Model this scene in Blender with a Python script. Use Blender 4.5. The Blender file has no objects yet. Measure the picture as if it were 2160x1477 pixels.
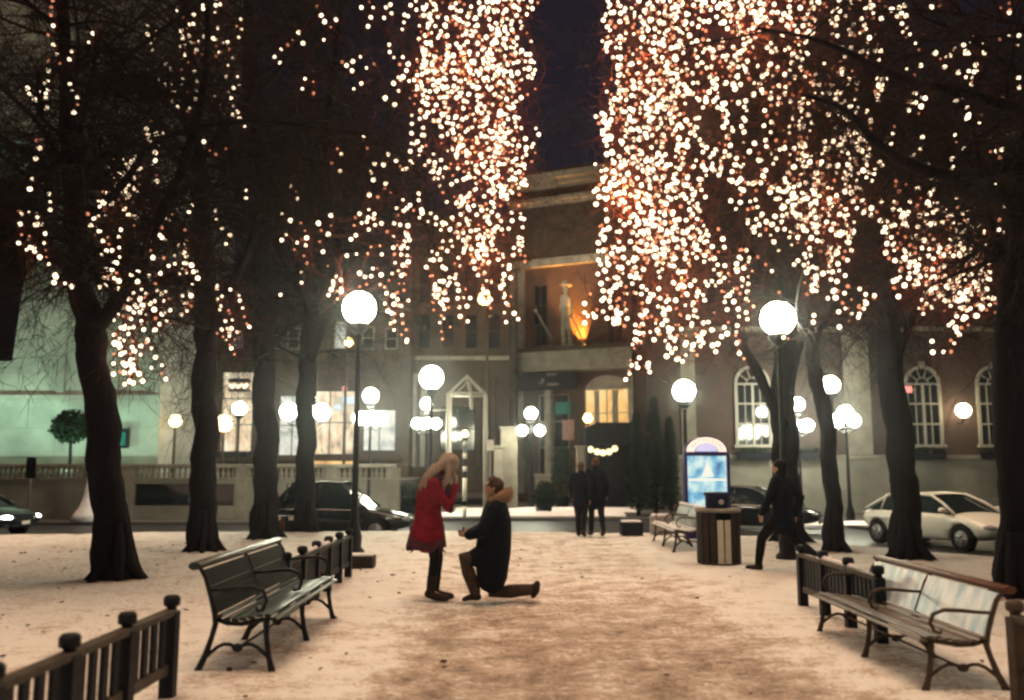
import bpy, bmesh, math, random
from mathutils import Vector, Matrix, noise
random.seed(7)
S = bpy.context.scene
COL = S.collection
V = Vector
# ------------------------------------------------------------------ camera
F_PX = 1850.0; CX, CY = 1080.0, 738.5; CAMZ = 1.6
TH = math.atan(246.5 / F_PX)
FW = V((0, math.cos(TH), math.sin(TH))); UP = V((0, -math.sin(TH), math.cos(TH))); RT = V((1, 0, 0))
def ray(px, py): return FW + RT * ((px - CX) / F_PX) + UP * ((CY - py) / F_PX)
def P(px, py, z=0.0):
    d = ray(px, py); return V((0, 0, CAMZ)) + d * ((z - CAMZ) / d.z)
def PD(px, py, Y):
    d = ray(px, py); return V((0, 0, CAMZ)) + d * (Y / d.y)
cd = bpy.data.cameras.new('camera'); cam = bpy.data.objects.new('camera', cd); COL.objects.link(cam)
cam.location = (0, 0, CAMZ); cam.rotation_euler = (math.pi / 2 + TH, 0, 0)
cd.sensor_width = 36; cd.lens = F_PX / 2160 * 36; cd.clip_end = 2000; cd.clip_start = 0.05
cd.dof.use_dof = True; cd.dof.focus_distance = 11.5; cd.dof.aperture_fstop = 1.0
S.camera = cam
S.view_settings.view_transform = 'Standard'; S.view_settings.look = 'None'
S.view_settings.exposure = 0; S.view_settings.gamma = 1
S.cycles.use_denoising = True
S.cycles.use_adaptive_sampling = True; S.cycles.adaptive_threshold = .03
S.cycles.light_sampling_threshold = .02
S.cycles.sample_clamp_indirect = 2.0
S.cycles.max_bounces = 5; S.cycles.diffuse_bounces = 2; S.cycles.glossy_bounces = 3
S.cycles.volume_bounces = 0
S.cycles.caustics_reflective = False; S.cycles.caustics_refractive = False
S.cycles.pixel_filter_type = 'BLACKMAN_HARRIS'; S.cycles.filter_width = 2.5

# ------------------------------------------------------------------ materials
def nodes(name):
    m = bpy.data.materials.new(name); m.use_nodes = True
    nt = m.node_tree; b = nt.nodes['Principled BSDF']; return m, nt, b
def mat(name, col, rough=.7, metal=0, var=.25, scale=6.0, bump=.15, spec=.12, col2=None, stretch=(1, 1, 1), bscale=None):
    m, nt, b = nodes(name)
    tc = nt.nodes.new('ShaderNodeTexCoord'); mp = nt.nodes.new('ShaderNodeMapping'); mp.inputs['Scale'].default_value = stretch
    nt.links.new(tc.outputs['Object'], mp.inputs['Vector'])
    n = nt.nodes.new('ShaderNodeTexNoise'); n.inputs['Scale'].default_value = scale; n.inputs['Detail'].default_value = 6
    nt.links.new(mp.outputs[0], n.inputs['Vector'])
    r = nt.nodes.new('ShaderNodeValToRGB'); c2 = col2 or tuple(c * (1 - var) for c in col)
    r.color_ramp.elements[0].position = .35; r.color_ramp.elements[1].position = .65
    r.color_ramp.elements[0].color = (*c2, 1); r.color_ramp.elements[1].color = (*(min(1, c * (1 + (0 if col2 else var * .5))) for c in col), 1)
    nt.links.new(n.outputs['Fac'], r.inputs['Fac']); nt.links.new(r.outputs['Color'], b.inputs['Base Color'])
    b.inputs['Roughness'].default_value = rough; b.inputs['Metallic'].default_value = metal
    b.inputs['Specular IOR Level'].default_value = spec
    if bump:
        n2 = nt.nodes.new('ShaderNodeTexNoise'); n2.inputs['Scale'].default_value = bscale or scale * 4; n2.inputs['Detail'].default_value = 5
        nt.links.new(mp.outputs[0], n2.inputs['Vector'])
        bp = nt.nodes.new('ShaderNodeBump'); bp.inputs['Strength'].default_value = bump; bp.inputs['Distance'].default_value = .02
        nt.links.new(n2.outputs['Fac'], bp.inputs['Height']); nt.links.new(bp.outputs[0], b.inputs['Normal'])
    return m
def emit(name, col, strength, sample='AUTO', base=(.8, .8, .8)):
    m, nt, b = nodes(name)
    b.inputs['Base Color'].default_value = (*base, 1)
    b.inputs['Emission Color'].default_value = (*col, 1); b.inputs['Emission Strength'].default_value = strength
    m.cycles.emission_sampling = sample
    return m
def emit_tex(name, cols, strength, scale=2.0, stretch=(1, 1, 1)):
    m, nt, b = nodes(name); m.cycles.emission_sampling = 'NONE'
    tc = nt.nodes.new('ShaderNodeTexCoord'); mp = nt.nodes.new('ShaderNodeMapping'); mp.inputs['Scale'].default_value = stretch
    n = nt.nodes.new('ShaderNodeTexNoise'); n.inputs['Scale'].default_value = scale; n.inputs['Detail'].default_value = 3
    r = nt.nodes.new('ShaderNodeValToRGB')
    while len(r.color_ramp.elements) < len(cols): r.color_ramp.elements.new(.5)
    for i, c in enumerate(cols):
        r.color_ramp.elements[i].position = .3 + .4 * i / (len(cols) - 1); r.color_ramp.elements[i].color = (*c, 1)
    nt.links.new(tc.outputs['Object'], mp.inputs[0]); nt.links.new(mp.outputs[0], n.inputs['Vector']); nt.links.new(n.outputs['Fac'], r.inputs[0])
    nt.links.new(r.outputs[0], b.inputs['Emission Color']); b.inputs['Emission Strength'].default_value = strength
    b.inputs['Base Color'].default_value = (.1, .1, .1, 1)
    return m
def brick(name, c1, c2, mortar, scale=1.0, rough=.85, w=.5, h=.25, msize=.02, axis='XZ'):
    m, nt, b = nodes(name)
    tc = nt.nodes.new('ShaderNodeTexCoord'); sx = nt.nodes.new('ShaderNodeSeparateXYZ'); cx = nt.nodes.new('ShaderNodeCombineXYZ')
    nt.links.new(tc.outputs['Object'], sx.inputs[0]); nt.links.new(sx.outputs['X'], cx.inputs['X']); nt.links.new(sx.outputs['Z'], cx.inputs['Y'])
    t = nt.nodes.new('ShaderNodeTexBrick'); t.inputs['Scale'].default_value = scale
    t.inputs['Color1'].default_value = (*c1, 1); t.inputs['Color2'].default_value = (*c2, 1); t.inputs['Mortar'].default_value = (*mortar, 1)
    t.inputs['Mortar Size'].default_value = msize; t.inputs['Brick Width'].default_value = w; t.inputs['Row Height'].default_value = h
    nt.links.new(cx.outputs[0], t.inputs['Vector'])
    n = nt.nodes.new('ShaderNodeTexNoise'); n.inputs['Scale'].default_value = .7; n.inputs['Detail'].default_value = 8
    nt.links.new(tc.outputs['Object'], n.inputs['Vector'])
    r = nt.nodes.new('ShaderNodeValToRGB'); r.color_ramp.elements[0].color = (.5, .5, .5, 1); r.color_ramp.elements[1].color = (1.15, 1.15, 1.15, 1)
    r.color_ramp.elements[0].position = .3; r.color_ramp.elements[1].position = .7
    mx = nt.nodes.new('ShaderNodeMix'); mx.data_type = 'RGBA'; mx.blend_type = 'MULTIPLY'; mx.inputs['Factor'].default_value = .8
    nt.links.new(n.outputs['Fac'], r.inputs[0]); nt.links.new(t.outputs['Color'], mx.inputs[6]); nt.links.new(r.outputs[0], mx.inputs[7])
    nt.links.new(mx.outputs[2], b.inputs['Base Color']); b.inputs['Roughness'].default_value = rough
    bp = nt.nodes.new('ShaderNodeBump'); bp.inputs['Strength'].default_value = .4; bp.inputs['Distance'].default_value = .03; bp.invert = True
    nt.links.new(t.outputs['Fac'], bp.inputs['Height']); nt.links.new(bp.outputs[0], b.inputs['Normal'])
    return m
M = {}
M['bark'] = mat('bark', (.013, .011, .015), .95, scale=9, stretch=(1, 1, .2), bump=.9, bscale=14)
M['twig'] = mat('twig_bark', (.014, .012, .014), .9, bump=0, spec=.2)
M['twig_glow_tint'] = mat('twig_bark_glow_tint', (.12, .036, .027), .9, bump=0, spec=.05)  # lighter red copy of the twig bark, bulb glow painted into its colour
M['iron'] = mat('cast_iron', (.010, .010, .014), .45, .3, scale=20, bump=.3, spec=.3)
M['iron_tan'] = mat('weathered_iron', (.075, .055, .042), .5, .3, scale=20, bump=.3)
M['wood_dark'] = mat('wet_dark_wood', (.010, .015, .012), .3, scale=8, stretch=(1, .15, 1), bump=.2, spec=.4)
M['wood_tan'] = mat('wet_tan_wood', (.11, .08, .058), .28, scale=8, stretch=(1, .15, 1), bump=.2, spec=.5)
M['wood_red'] = mat('red_brown_rail', (.11, .045, .03), .4, scale=8, stretch=(1, .15, 1), bump=.25)
M['painted_sheen'] = mat('sheen_painted_slats', (.88, .93, .96), .3, scale=7, stretch=(1, 1.2, .05), bump=.1, col2=(.24, .42, .55), spec=.5)  # pale streaks: lamp reflections on wet slats, painted into the colour
M['bench_back'] = mat('dark_green_slats', (.005, .009, .007), .6, scale=8, stretch=(1, .15, 1), bump=.25, spec=.12)
M['fence'] = mat('fence_paint', (.012, .013, .018), .5, scale=12, bump=.3)
M['fence_rail'] = mat('fence_rail_wood', (.10, .075, .055), .45, scale=12, bump=.3, col2=(.05, .045, .04))
M['fence_brown'] = mat('fence_brown_wood', (.09, .065, .05), .5, scale=12, bump=.3)
M['snowcap'] = mat('snow_cap', (.85, .83, .85), .8, scale=10, bump=.4, var=.08)
M['stone'] = mat('pale_stone', (.30, .27, .22), .85, scale=2, bump=.3)
M['stone_dk'] = mat('brown_stone', (.08, .058, .043), .9, scale=1.5, bump=.3)
M['marble'] = brick('marble_wall', (.52, .54, .50), (.46, .49, .45), (.36, .38, .35), 1, .7, w=2.4, h=1.2, msize=.012)
M['ashlar'] = brick('ashlar', (.30, .28, .23), (.27, .25, .21), (.30, .27, .22), 1, .85, w=1.4, h=.6, msize=.012)
M['brick'] = brick('brown_brick', (.10, .058, .045), (.075, .045, .037), (.07, .055, .05), 1, .9, w=.22, h=.075, msize=.008)
M['brick2'] = brick('reddish_brick', (.15, .07, .048), (.11, .055, .04), (.09, .07, .06), 1, .9, w=.22, h=.075, msize=.008)
M['glass_dk'] = mat('dark_glass', (.015, .018, .022), .08, scale=2, bump=0, spec=.8)
M['white_frame'] = mat('white_frame', (.36, .34, .29), .6, scale=5, bump=0, var=.1)
M['dark'] = mat('dark_cloth_banner', (.012, .013, .02), .8, bump=.1)
M['black'] = mat('black_paint', (.012, .012, .016), .35, bump=0)
M['asphalt'] = mat('wet_asphalt', (.035, .036, .042), .38, scale=1.2, bump=.3, bscale=60, spec=.5)
M['pave'] = mat('pavement_slush', (.10, .095, .095), .6, scale=.7, bump=.3, col2=(.07, .065, .065))
M['planter_green'] = mat('evergreen', (.014, .026, .016), .8, bump=0, scale=12)
M['conc'] = mat('concrete', (.30, .27, .25), .85, scale=5)
M['skin'] = mat('skin', (.50, .30, .22), .5, bump=0, var=.08)
M['red'] = mat('red_coat', (.25, .008, .024), .85, scale=12, bump=.4, bscale=60)
M['maroon'] = mat('maroon_skirt', (.10, .03, .045), .9, scale=14, bump=.4)
M['blond'] = mat('blond_hair', (.40, .30, .23), .6, scale=30, stretch=(1, 1, .2), bump=.8, bscale=90)
M['hair_br'] = mat('brown_hair', (.10, .05, .035), .6, scale=30, bump=.8)
M['navy'] = mat('navy_coat', (.006, .008, .016), .85, scale=12, bump=.4, bscale=50)
M['tights'] = mat('black_leggings', (.009, .007, .010), .7, bump=.1)
M['boot'] = mat('brown_boots', (.035, .022, .018), .6, bump=.2)
M['khaki'] = mat('brown_trousers', (.07, .048, .036), .85, scale=10, bump=.4)
M['fur'] = mat('tan_fur', (.45, .28, .18), .95, scale=25, bump=1.0, bscale=80)
M['carwhite'] = mat('white_car_paint', (.82, .82, .74), .25, bump=0, var=.03, spec=.5)
M['cardark'] = mat('black_car_paint', (.010, .012, .018), .12, bump=0, var=.05, spec=.5)
M['carglass'] = mat('car_glass', (.012, .02, .024), .05, bump=0, spec=.8)
M['tyre'] = mat('tyre_rubber', (.015, .015, .017), .85, bump=.1)
M['rim'] = mat('alloy_rim', (.28, .29, .30), .35, .7, bump=0, spec=.5)
M['lens'] = mat('lamp_lens', (.25, .26, .27), .15, bump=0)
M['plastic_blue'] = mat('blue_bin_plastic', (.012, .018, .07), .4, bump=0)
M['barrel'] = mat('dark_wood_slats', (.045, .034, .03), .6, scale=10, stretch=(1, 1, .2), bump=.3)
M['pale'] = mat('pale_slat', (.75, .70, .60), .6, bump=0, var=.1)
M['leaf'] = mat('dead_leaf', (.07, .04, .025), .8, bump=0)
M['cable'] = mat('cable_green', (.03, .02, .015), .6, bump=0)
M['globe'] = emit('lit_globe', (1, .97, .70), 80)
M['globe_far'] = emit('lit_globe_distant', (1, 1, .76), 65)
M['bulb'] = emit('fairy_bulb', (1.0, .76, .50), 4.2, 'NONE', (.9, .5, .3))
M['bulb2'] = emit('fairy_bulb_amber', (1.0, .34, .19), .8, 'NONE', (.9, .4, .2))
M['amber'] = emit('amber_lamp', (1, .50, .13), 9)
M['amber2'] = emit('warm_lamp', (1, .66, .25), 12)
M['headlamp'] = emit('lit_headlamp', (1, .97, .9), 12)
M['redlit'] = emit('red_lit_sign', (1, .02, .06), .9, 'NONE')
M['warmwin'] = emit_tex('warm_lit_interior', [(.45, .20, .05), (1, .55, .16), (1, .72, .32)], 1.0, 1.2, (1, 1, .5))
M['coolwin'] = emit_tex('pale_lit_interior', [(.30, .33, .30), (.75, .76, .66), (1, .95, .8)], .9, 1.6)
M['shopwin'] = emit_tex('shop_interior', [(.12, .10, .07), (.85, .62, .38), (1, .92, .70)], 1.0, 1.8, (1.4, 1, .6))
M['poster_blue'] = emit_tex('backlit_map', [(.01, .05, .32), (.10, .42, .62), (.55, .78, .78), (.85, .95, .88)], 1.0, 2.8)
M['arc_cream'] = emit('backlit_cream', (.95, .72, .62), .9, 'NONE')
M['arc_blue'] = emit('backlit_lilac', (.30, .36, .85), .8, 'NONE')
M['purple'] = mat('purple_frame', (.03, .015, .12), .4, bump=0)
M['bluelit'] = emit('blue_lit_sign', (.10, .35, .85), .8, 'NONE')
M['greenbox'] = emit_tex('green_sign_box', [(.01, .045, .03), (.03, .10, .06)], .7, .8)
M['letter'] = emit('pale_green_lettering', (.35, .60, .45), .5, 'NONE')
M['tealsign'] = mat('teal_panel', (.02, .16, .15), .5, bump=0)

# snow with vertex dirt
def snow_mat():
    m, nt, b = nodes('snow')
    at = nt.nodes.new('ShaderNodeAttribute'); at.attribute_name = 'dirt'
    tc = nt.nodes.new('ShaderNodeTexCoord')
    def nz(sc, de=8):
        n = nt.nodes.new('ShaderNodeTexNoise'); n.inputs['Scale'].default_value = sc; n.inputs['Detail'].default_value = de
        nt.links.new(tc.outputs['Object'], n.inputs['Vector']); return n
    n1, n2, n3, n4 = nz(2.2), nz(26), nz(9), nz(70, 4)
    def math_(op, a, bb):
        x = nt.nodes.new('ShaderNodeMath'); x.operation = op
        for i, q in enumerate((a, bb)):
            if isinstance(q, (int, float)): x.inputs[i].default_value = q
            else: nt.links.new(q, x.inputs[i])
        return x.outputs[0]
    s = math_('ADD', math_('MULTIPLY', n1.outputs['Fac'], 1.3), math_('MULTIPLY', n2.outputs['Fac'], .9))
    s = math_('ADD', s, math_('MULTIPLY', n3.outputs['Fac'], .8))
    s = math_('ADD', s, math_('MULTIPLY', n4.outputs['Fac'], .7))
    s = math_('SUBTRACT', s, 1.85)     # ~ -.3...+.3
    fac = math_('ADD', at.outputs['Fac'], math_('MULTIPLY', s, .95))
    r = nt.nodes.new('ShaderNodeValToRGB'); e = r.color_ramp.elements
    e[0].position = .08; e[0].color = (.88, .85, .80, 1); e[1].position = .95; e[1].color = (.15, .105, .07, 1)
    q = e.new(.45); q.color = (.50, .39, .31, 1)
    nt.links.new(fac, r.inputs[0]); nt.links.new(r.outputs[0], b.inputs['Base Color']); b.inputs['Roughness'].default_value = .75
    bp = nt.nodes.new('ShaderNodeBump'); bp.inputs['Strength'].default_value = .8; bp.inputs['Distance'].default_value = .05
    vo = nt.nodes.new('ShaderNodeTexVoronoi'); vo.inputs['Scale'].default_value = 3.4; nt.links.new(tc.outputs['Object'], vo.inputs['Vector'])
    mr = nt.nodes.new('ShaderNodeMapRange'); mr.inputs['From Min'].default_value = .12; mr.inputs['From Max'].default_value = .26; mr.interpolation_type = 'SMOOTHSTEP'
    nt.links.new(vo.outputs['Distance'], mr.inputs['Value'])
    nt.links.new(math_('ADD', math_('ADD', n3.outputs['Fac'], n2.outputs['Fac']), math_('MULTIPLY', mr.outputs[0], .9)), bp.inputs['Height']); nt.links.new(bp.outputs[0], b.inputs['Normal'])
    return m
M['snow'] = snow_mat()

# ------------------------------------------------------------------ mesh builder
class MB:
    def __init__(s): s.v = []; s.f = []; s.sm = []
    def add(s, vs, fs, smooth=False):
        o = len(s.v); s.v += [V(p) for p in vs]
        for f in fs: s.f.append([i + o for i in f]); s.sm.append(smooth)
        return s
    def box(s, c, size, rz=0, mtx=None):
        x, y, z = (q / 2 for q in size); pts = []
        ca, sa = math.cos(rz), math.sin(rz)
        for dx, dy, dz in ((-x, -y, -z), (x, -y, -z), (x, y, -z), (-x, y, -z), (-x, -y, z), (x, -y, z), (x, y, z), (-x, y, z)):
            pts.append(V((c[0] + dx * ca - dy * sa, c[1] + dx * sa + dy * ca, c[2] + dz)))
        return s.add(pts, [(0, 3, 2, 1), (4, 5, 6, 7), (0, 1, 5, 4), (1, 2, 6, 5), (2, 3, 7, 6), (3, 0, 4, 7)])
    def bb(s, x0, x1, y0, y1, z0, z1): return s.box(((x0 + x1) / 2, (y0 + y1) / 2, (z0 + z1) / 2), (x1 - x0, y1 - y0, z1 - z0))
    def tube(s, pts, rad, n=8, side=None, caps=True, smooth=True):
        pts = [V(p) for p in pts]; k = len(pts)
        if isinstance(rad, (int, float)): rad = [rad] * k
        rings = []; prev = None
        for i, p in enumerate(pts):
            t = (pts[min(i + 1, k - 1)] - pts[max(i - 1, 0)])
            if t.length < 1e-9: t = V((0, 0, 1))
            t.normalize()
            if side is not None: u = V(side) - t * t.dot(V(side))
            elif prev is not None: u = prev - t * t.dot(prev)
            else:
                u = V((1, 0, 0)) if abs(t.x) < .8 else V((0, 1, 0)); u = u - t * t.dot(u)
            if u.length < 1e-6: u = t.orthogonal()
            u.normalize(); prev = u; w = t.cross(u)
            r = rad[i]; ru, rw = r if isinstance(r, tuple) else (r, r)
            rings.append([p + u * (ru * math.cos(2 * math.pi * j / n)) + w * (rw * math.sin(2 * math.pi * j / n)) for j in range(n)])
        vs = [q for r in rings for q in r]; fs = []
        for i in range(k - 1):
            for j in range(n):
                a, b = i * n + j, i * n + (j + 1) % n
                fs.append((a, b, b + n, a + n))
        if caps: fs.append(tuple(reversed(range(n)))); fs.append(tuple(range((k - 1) * n, k * n)))
        return s.add(vs, fs, smooth)
    def cap_tube(s, pts, rad, n=10, side=None):   # tube with domed ends, for bodies
        pts = [V(p) for p in pts]; rad = [rad] * len(pts) if isinstance(rad, (int, float)) else rad; rad = [r if isinstance(r, tuple) else (r, r) for r in rad]
        d0 = (pts[0] - pts[1]).normalized(); d1 = (pts[-1] - pts[-2]).normalized()
        a, b = min(rad[0]), min(rad[-1])
        P0 = [pts[0] + d0 * a * .95, pts[0] + d0 * a * .7]; P1 = [pts[-1] + d1 * b * .7, pts[-1] + d1 * b * .95]
        sc = lambda r, k: (r[0] * k, r[1] * k)
        return s.tube(P0 + pts + P1, [sc(rad[0], .25), sc(rad[0], .72)] + rad + [sc(rad[-1], .72), sc(rad[-1], .25)], n, side)
    def ball(s, c, r, nu=16, nv=10):
        rx, ry, rz = r if isinstance(r, tuple) else (r, r, r); c = V(c)
        vs = [c + V((0, 0, -rz))]
        for i in range(1, nv):
            a = -math.pi / 2 + math.pi * i / nv
            for j in range(nu):
                b = 2 * math.pi * j / nu; vs.append(c + V((rx * math.cos(a) * math.cos(b), ry * math.cos(a) * math.sin(b), rz * math.sin(a))))
        vs.append(c + V((0, 0, rz))); fs = []
        for j in range(nu):
            fs.append((0, 1 + (j + 1) % nu, 1 + j)); t = 1 + (nv - 2) * nu; fs.append((t + j, t + (j + 1) % nu, len(vs) - 1))
        for i in range(nv - 2):
            for j in range(nu):
                a = 1 + i * nu + j; b = 1 + i * nu + (j + 1) % nu; fs.append((a, b, b + nu, a + nu))
        return s.add(vs, fs, True)
    def lathe(s, c, prof, n=16, smooth=True):
        c = V(c); vs = []; fs = []; k = len(prof)
        for r, z in prof:
            for j in range(n):
                a = 2 * math.pi * j / n; vs.append(c + V((r * math.cos(a), r * math.sin(a), z)))
        for i in range(k - 1):
            for j in range(n):
                a, b = i * n + j, i * n + (j + 1) % n; fs.append((a, b, b + n, a + n))
        fs.append(tuple(reversed(range(n)))); fs.append(tuple(range((k - 1) * n, k * n)))
        return s.add(vs, fs, smooth)
    def prism(s, poly, y0, y1):      # polygon in x,z extruded in y
        n = len(poly); vs = [V((x, y0, z)) for x, z in poly] + [V((x, y1, z)) for x, z in poly]
        fs = [tuple(range(n)), tuple(reversed(range(n, 2 * n)))] + [(i, i + n, (i + 1) % n + n, (i + 1) % n) for i in range(n)]
        return s.add(vs, fs)
    def build(s, name, m, parent=None, bevel=0, loc=None, rz=None):
        me = bpy.data.meshes.new(name); me.from_pydata([tuple(p) for p in s.v], [], s.f)
        me.polygons.foreach_set('use_smooth', s.sm); me.materials.append(m); me.update()
        o = bpy.data.objects.new(name, me); COL.objects.link(o)
        if parent: o.parent = parent
        if loc is not None: o.location = loc
        if rz is not None: o.rotation_euler.z = rz
        if bevel:
            b = o.modifiers.new('bevel', 'BEVEL'); b.width = bevel; b.segments = 2; b.limit_method = 'ANGLE'
        return o
def tag(o, label=None, cat=None, group=None, kind=None):
    if label: o['label'] = label
    if cat: o['category'] = cat
    if group: o['group'] = group
    if kind: o['kind'] = kind
    return o
def thing(name, label, cat, loc=(0, 0, 0), rz=0, group=None):
    o = bpy.data.objects.new(name, None); COL.objects.link(o); o.empty_display_size = .2
    o.location = loc; o.rotation_euler = (0, 0, rz); return tag(o, label, cat, group)
def copy_tree(o, parent=None):
    c = o.copy(); COL.objects.link(c); c.parent = parent
    for ch in list(o.children): copy_tree(ch, c)
    return c
def relabel(o, label): o['label'] = label; return o
def bake(o):
    bpy.context.view_layer.update()
    dg = bpy.context.evaluated_depsgraph_get(); me = bpy.data.meshes.new_from_object(o.evaluated_get(dg))
    o.modifiers.clear(); o.data = me; return o
def shell(mb, name, m, parent, vox=.012, smooth=6):
    o = mb.build(name, m, parent)
    r = o.modifiers.new('r', 'REMESH'); r.mode = 'VOXEL'; r.voxel_size = vox; r.use_smooth_shade = True
    s = o.modifiers.new('s', 'SMOOTH'); s.factor = .5; s.iterations = smooth
    bake(o); 
    if not o.data.materials: o.data.materials.append(m)
    return o
def nz(x, y, z=0, sc=1): return noise.noise(V((x * sc, y * sc, z * sc)))

# ------------------------------------------------------------------ ground
TREE_BASES = [P(245, 1225), P(430, 1165), P(560, 1137), P(648, 1124), P(1668, 1146), P(1762, 1167), P(1915, 1180), P(2152, 1262)]
EDGE_PTS = [P(x, y) for x, y in ((0, 1127), (480, 1121), (900, 1118), (1400, 1124), (1600, 1130), (1694, 1134), (1783, 1147), (1949, 1162), (2127, 1177))]
EDGE_PTS = [V((-70, EDGE_PTS[0].y + 3, 0))] + EDGE_PTS + [V((13, 10.5, 0)), V((60, 7, 0))]
def edge(x):
    for a, b in zip(EDGE_PTS, EDGE_PTS[1:]):
        if x <= b.x: t = (x - a.x) / (b.x - a.x); return a.y + (b.y - a.y) * max(0, t)
    return EDGE_PTS[-1].y
def snow_ground():
    xs = [-70, -50, -35, -25, -19] + [-16 + .11 * i for i in range(int(30 / .11))] + [14.2, 18, 25, 40, 60]
    ys = [-60, -30, -12, -4, 0, 1.5]
    nrow = 180; verts = []; dirt = []; faces = []
    for x in xs:
        e = edge(x); col = ys + [1.5 + (e - 1.5) * (i / nrow) for i in range(1, nrow + 1)]
        for y in col:
            z = .030 * nz(x, y, 0, .6) + .016 * nz(x, y, 3, 3) 
            # path mask between the fences
            w = nz(0, y, 5, .5) * .35 + nz(x, y, 7, 1.3) * .35
            l, r = -1.55 + w, 2.75 + w
            pm = max(0, min(1, (x - l) / .7)) * max(0, min(1, (r - x) / .7))
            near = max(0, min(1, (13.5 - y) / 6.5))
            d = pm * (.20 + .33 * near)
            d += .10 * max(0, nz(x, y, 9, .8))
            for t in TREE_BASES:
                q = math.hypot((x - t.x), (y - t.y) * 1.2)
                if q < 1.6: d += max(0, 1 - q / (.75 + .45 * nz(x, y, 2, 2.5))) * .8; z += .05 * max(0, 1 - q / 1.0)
            # browner ground below the benches
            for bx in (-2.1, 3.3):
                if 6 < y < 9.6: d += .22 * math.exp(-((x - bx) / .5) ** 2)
            foot = nz(x, y, 11, 5.5)
            if foot > .25: z -= .02 * pm; d += .10
            z -= .02 * pm
            if y > e - .02: z -= .02
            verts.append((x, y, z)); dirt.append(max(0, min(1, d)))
    R = len(ys) + nrow
    for i in range(len(xs) - 1):
        for j in range(R - 1):
            a = i * R + j; faces.append((a, a + R, a + R + 1, a + 1))
    # snowy bank dropping to the road
    base = len(verts)
    for i, x in enumerate(xs):
        y = edge(x) + .25; verts.append((x, y, -.18)); dirt.append(.7); verts.append((x, y + .02, -.46)); dirt.append(.9)
    for i in range(len(xs) - 1):
        a = i * R + R - 1; b = a + R; c = base + 2 * i; d = c + 2
        faces.append((a, b, d, c)); faces.append((c, d, d + 1, c + 1))
    me = bpy.data.meshes.new('snow_ground'); me.from_pydata(verts, [], faces)
    at = me.attributes.new('dirt', 'FLOAT', 'POINT'); at.data.foreach_set('value', dirt)
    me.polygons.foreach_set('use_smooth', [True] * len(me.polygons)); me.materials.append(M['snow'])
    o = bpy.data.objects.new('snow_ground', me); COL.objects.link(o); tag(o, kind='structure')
snow_ground()
def sheet(name, m, x0, x1, y0, y1, z, kind='structure'):
    return tag(MB().add([(x0, y0, z), (x1, y0, z), (x1, y1, z), (x0, y1, z)], [(0, 1, 2, 3)]).build(name, m), kind=kind)
sheet('ground', M['pave'], -900, 900, -300, 1500, -.62)
sheet('road', M['asphalt'], -300, 300, 5, 34, -.45)
GZ = -.33
tag(MB().bb(-120, -4.2, 31.6, 60, -.6, GZ).build('pavement', M['pave'], bevel=.02), kind='structure')
tag(MB().bb(11.5, 120, 29.0, 60, -.6, GZ).build('pavement', M['pave'], bevel=.02), kind='structure')
tag(MB().bb(-4.2, 11.5, 34.0, 60, -.6, GZ).build('pavement', M['pave'], bevel=.02), kind='structure')
vb = MB()
for (x0, x1, y0, y1) in ((-5, 4.5, 35.2, 36.6), (-2.5, 5.5, 38.5, 41), (7, 22, 29.6, 30.2)):
    n = 24; vs = []; fs = []
    for i in range(n + 1):
        x = x0 + (x1 - x0) * i / n; w0 = .3 * nz(x, y0, 1, .9); w1 = .4 * nz(x, y1, 4, .9)
        vs += [(x, y0 + w0, GZ + .004), (x, (y0 + y1) / 2, GZ + .13 + .08 * nz(x, 2, 2, 1.1)), (x, y1 + w1, GZ + .004)]
    for i in range(n): fs += [(3 * i, 3 * i + 3, 3 * i + 4, 3 * i + 1), (3 * i + 1, 3 * i + 4, 3 * i + 5, 3 * i + 2)]
    vb.add(vs, fs, True)
tag(vb.build('snow_bank', M['snowcap']), kind='structure')

# fallen leaves
lf = MB()
for i in range(420):
    x = random.uniform(-9, 5.5); y = random.uniform(5.5, 20)
    if -1.4 < x < 2.6 and random.random() < .45: continue
    if y > edge(x) - .3: continue
    s_ = random.uniform(.012, .045); a = random.uniform(0, 6.28); t = random.uniform(.1, .6)
    u = V((math.cos(a), math.sin(a), .2 * t)) * s_; w = V((-math.sin(a), math.cos(a), t)) * s_ * .6
    c = V((x, y, .030 * nz(x, y, 0, .6) + .016 * nz(x, y, 3, 3) + .016))
    lf.add([c - u, c - w, c + u, c + w], [(0, 1, 2, 3)])
tag(lf.build('fallen_leaves', M['leaf']), 'small dark dead leaves scattered over the snow', 'leaves', kind='stuff')

# ------------------------------------------------------------------ trees
def limb(mb, pts, radii, n=12, sub=5):
    """smooth wobbly tube through control points"""
    P_, R_ = [], []
    k = len(pts)
    for i in range(k - 1):
        p0 = pts[max(i - 1, 0)]; p1 = pts[i]; p2 = pts[i + 1]; p3 = pts[min(i + 2, k - 1)]
        for j in range(sub):
            t = j / sub; t2 = t * t; t3 = t2 * t
            q = .5 * ((2 * p1) + (p2 - p0) * t + (2 * p0 - 5 * p1 + 4 * p2 - p3) * t2 + (3 * p1 - p0 - 3 * p2 + p3) * t3)
            r = radii[i] + (radii[i + 1] - radii[i]) * t
            P_.append(q + V((nz(q.x, q.z, 1, 1.7), nz(q.y, q.z, 4, 1.7), 0)) * r * .35); R_.append(r * (1 + .12 * nz(q.z, q.x, 8, 3)))
    P_.append(pts[-1]); R_.append(radii[-1])
    mb.tube(P_, R_, n, caps=True)
    return P_, R_
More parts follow.
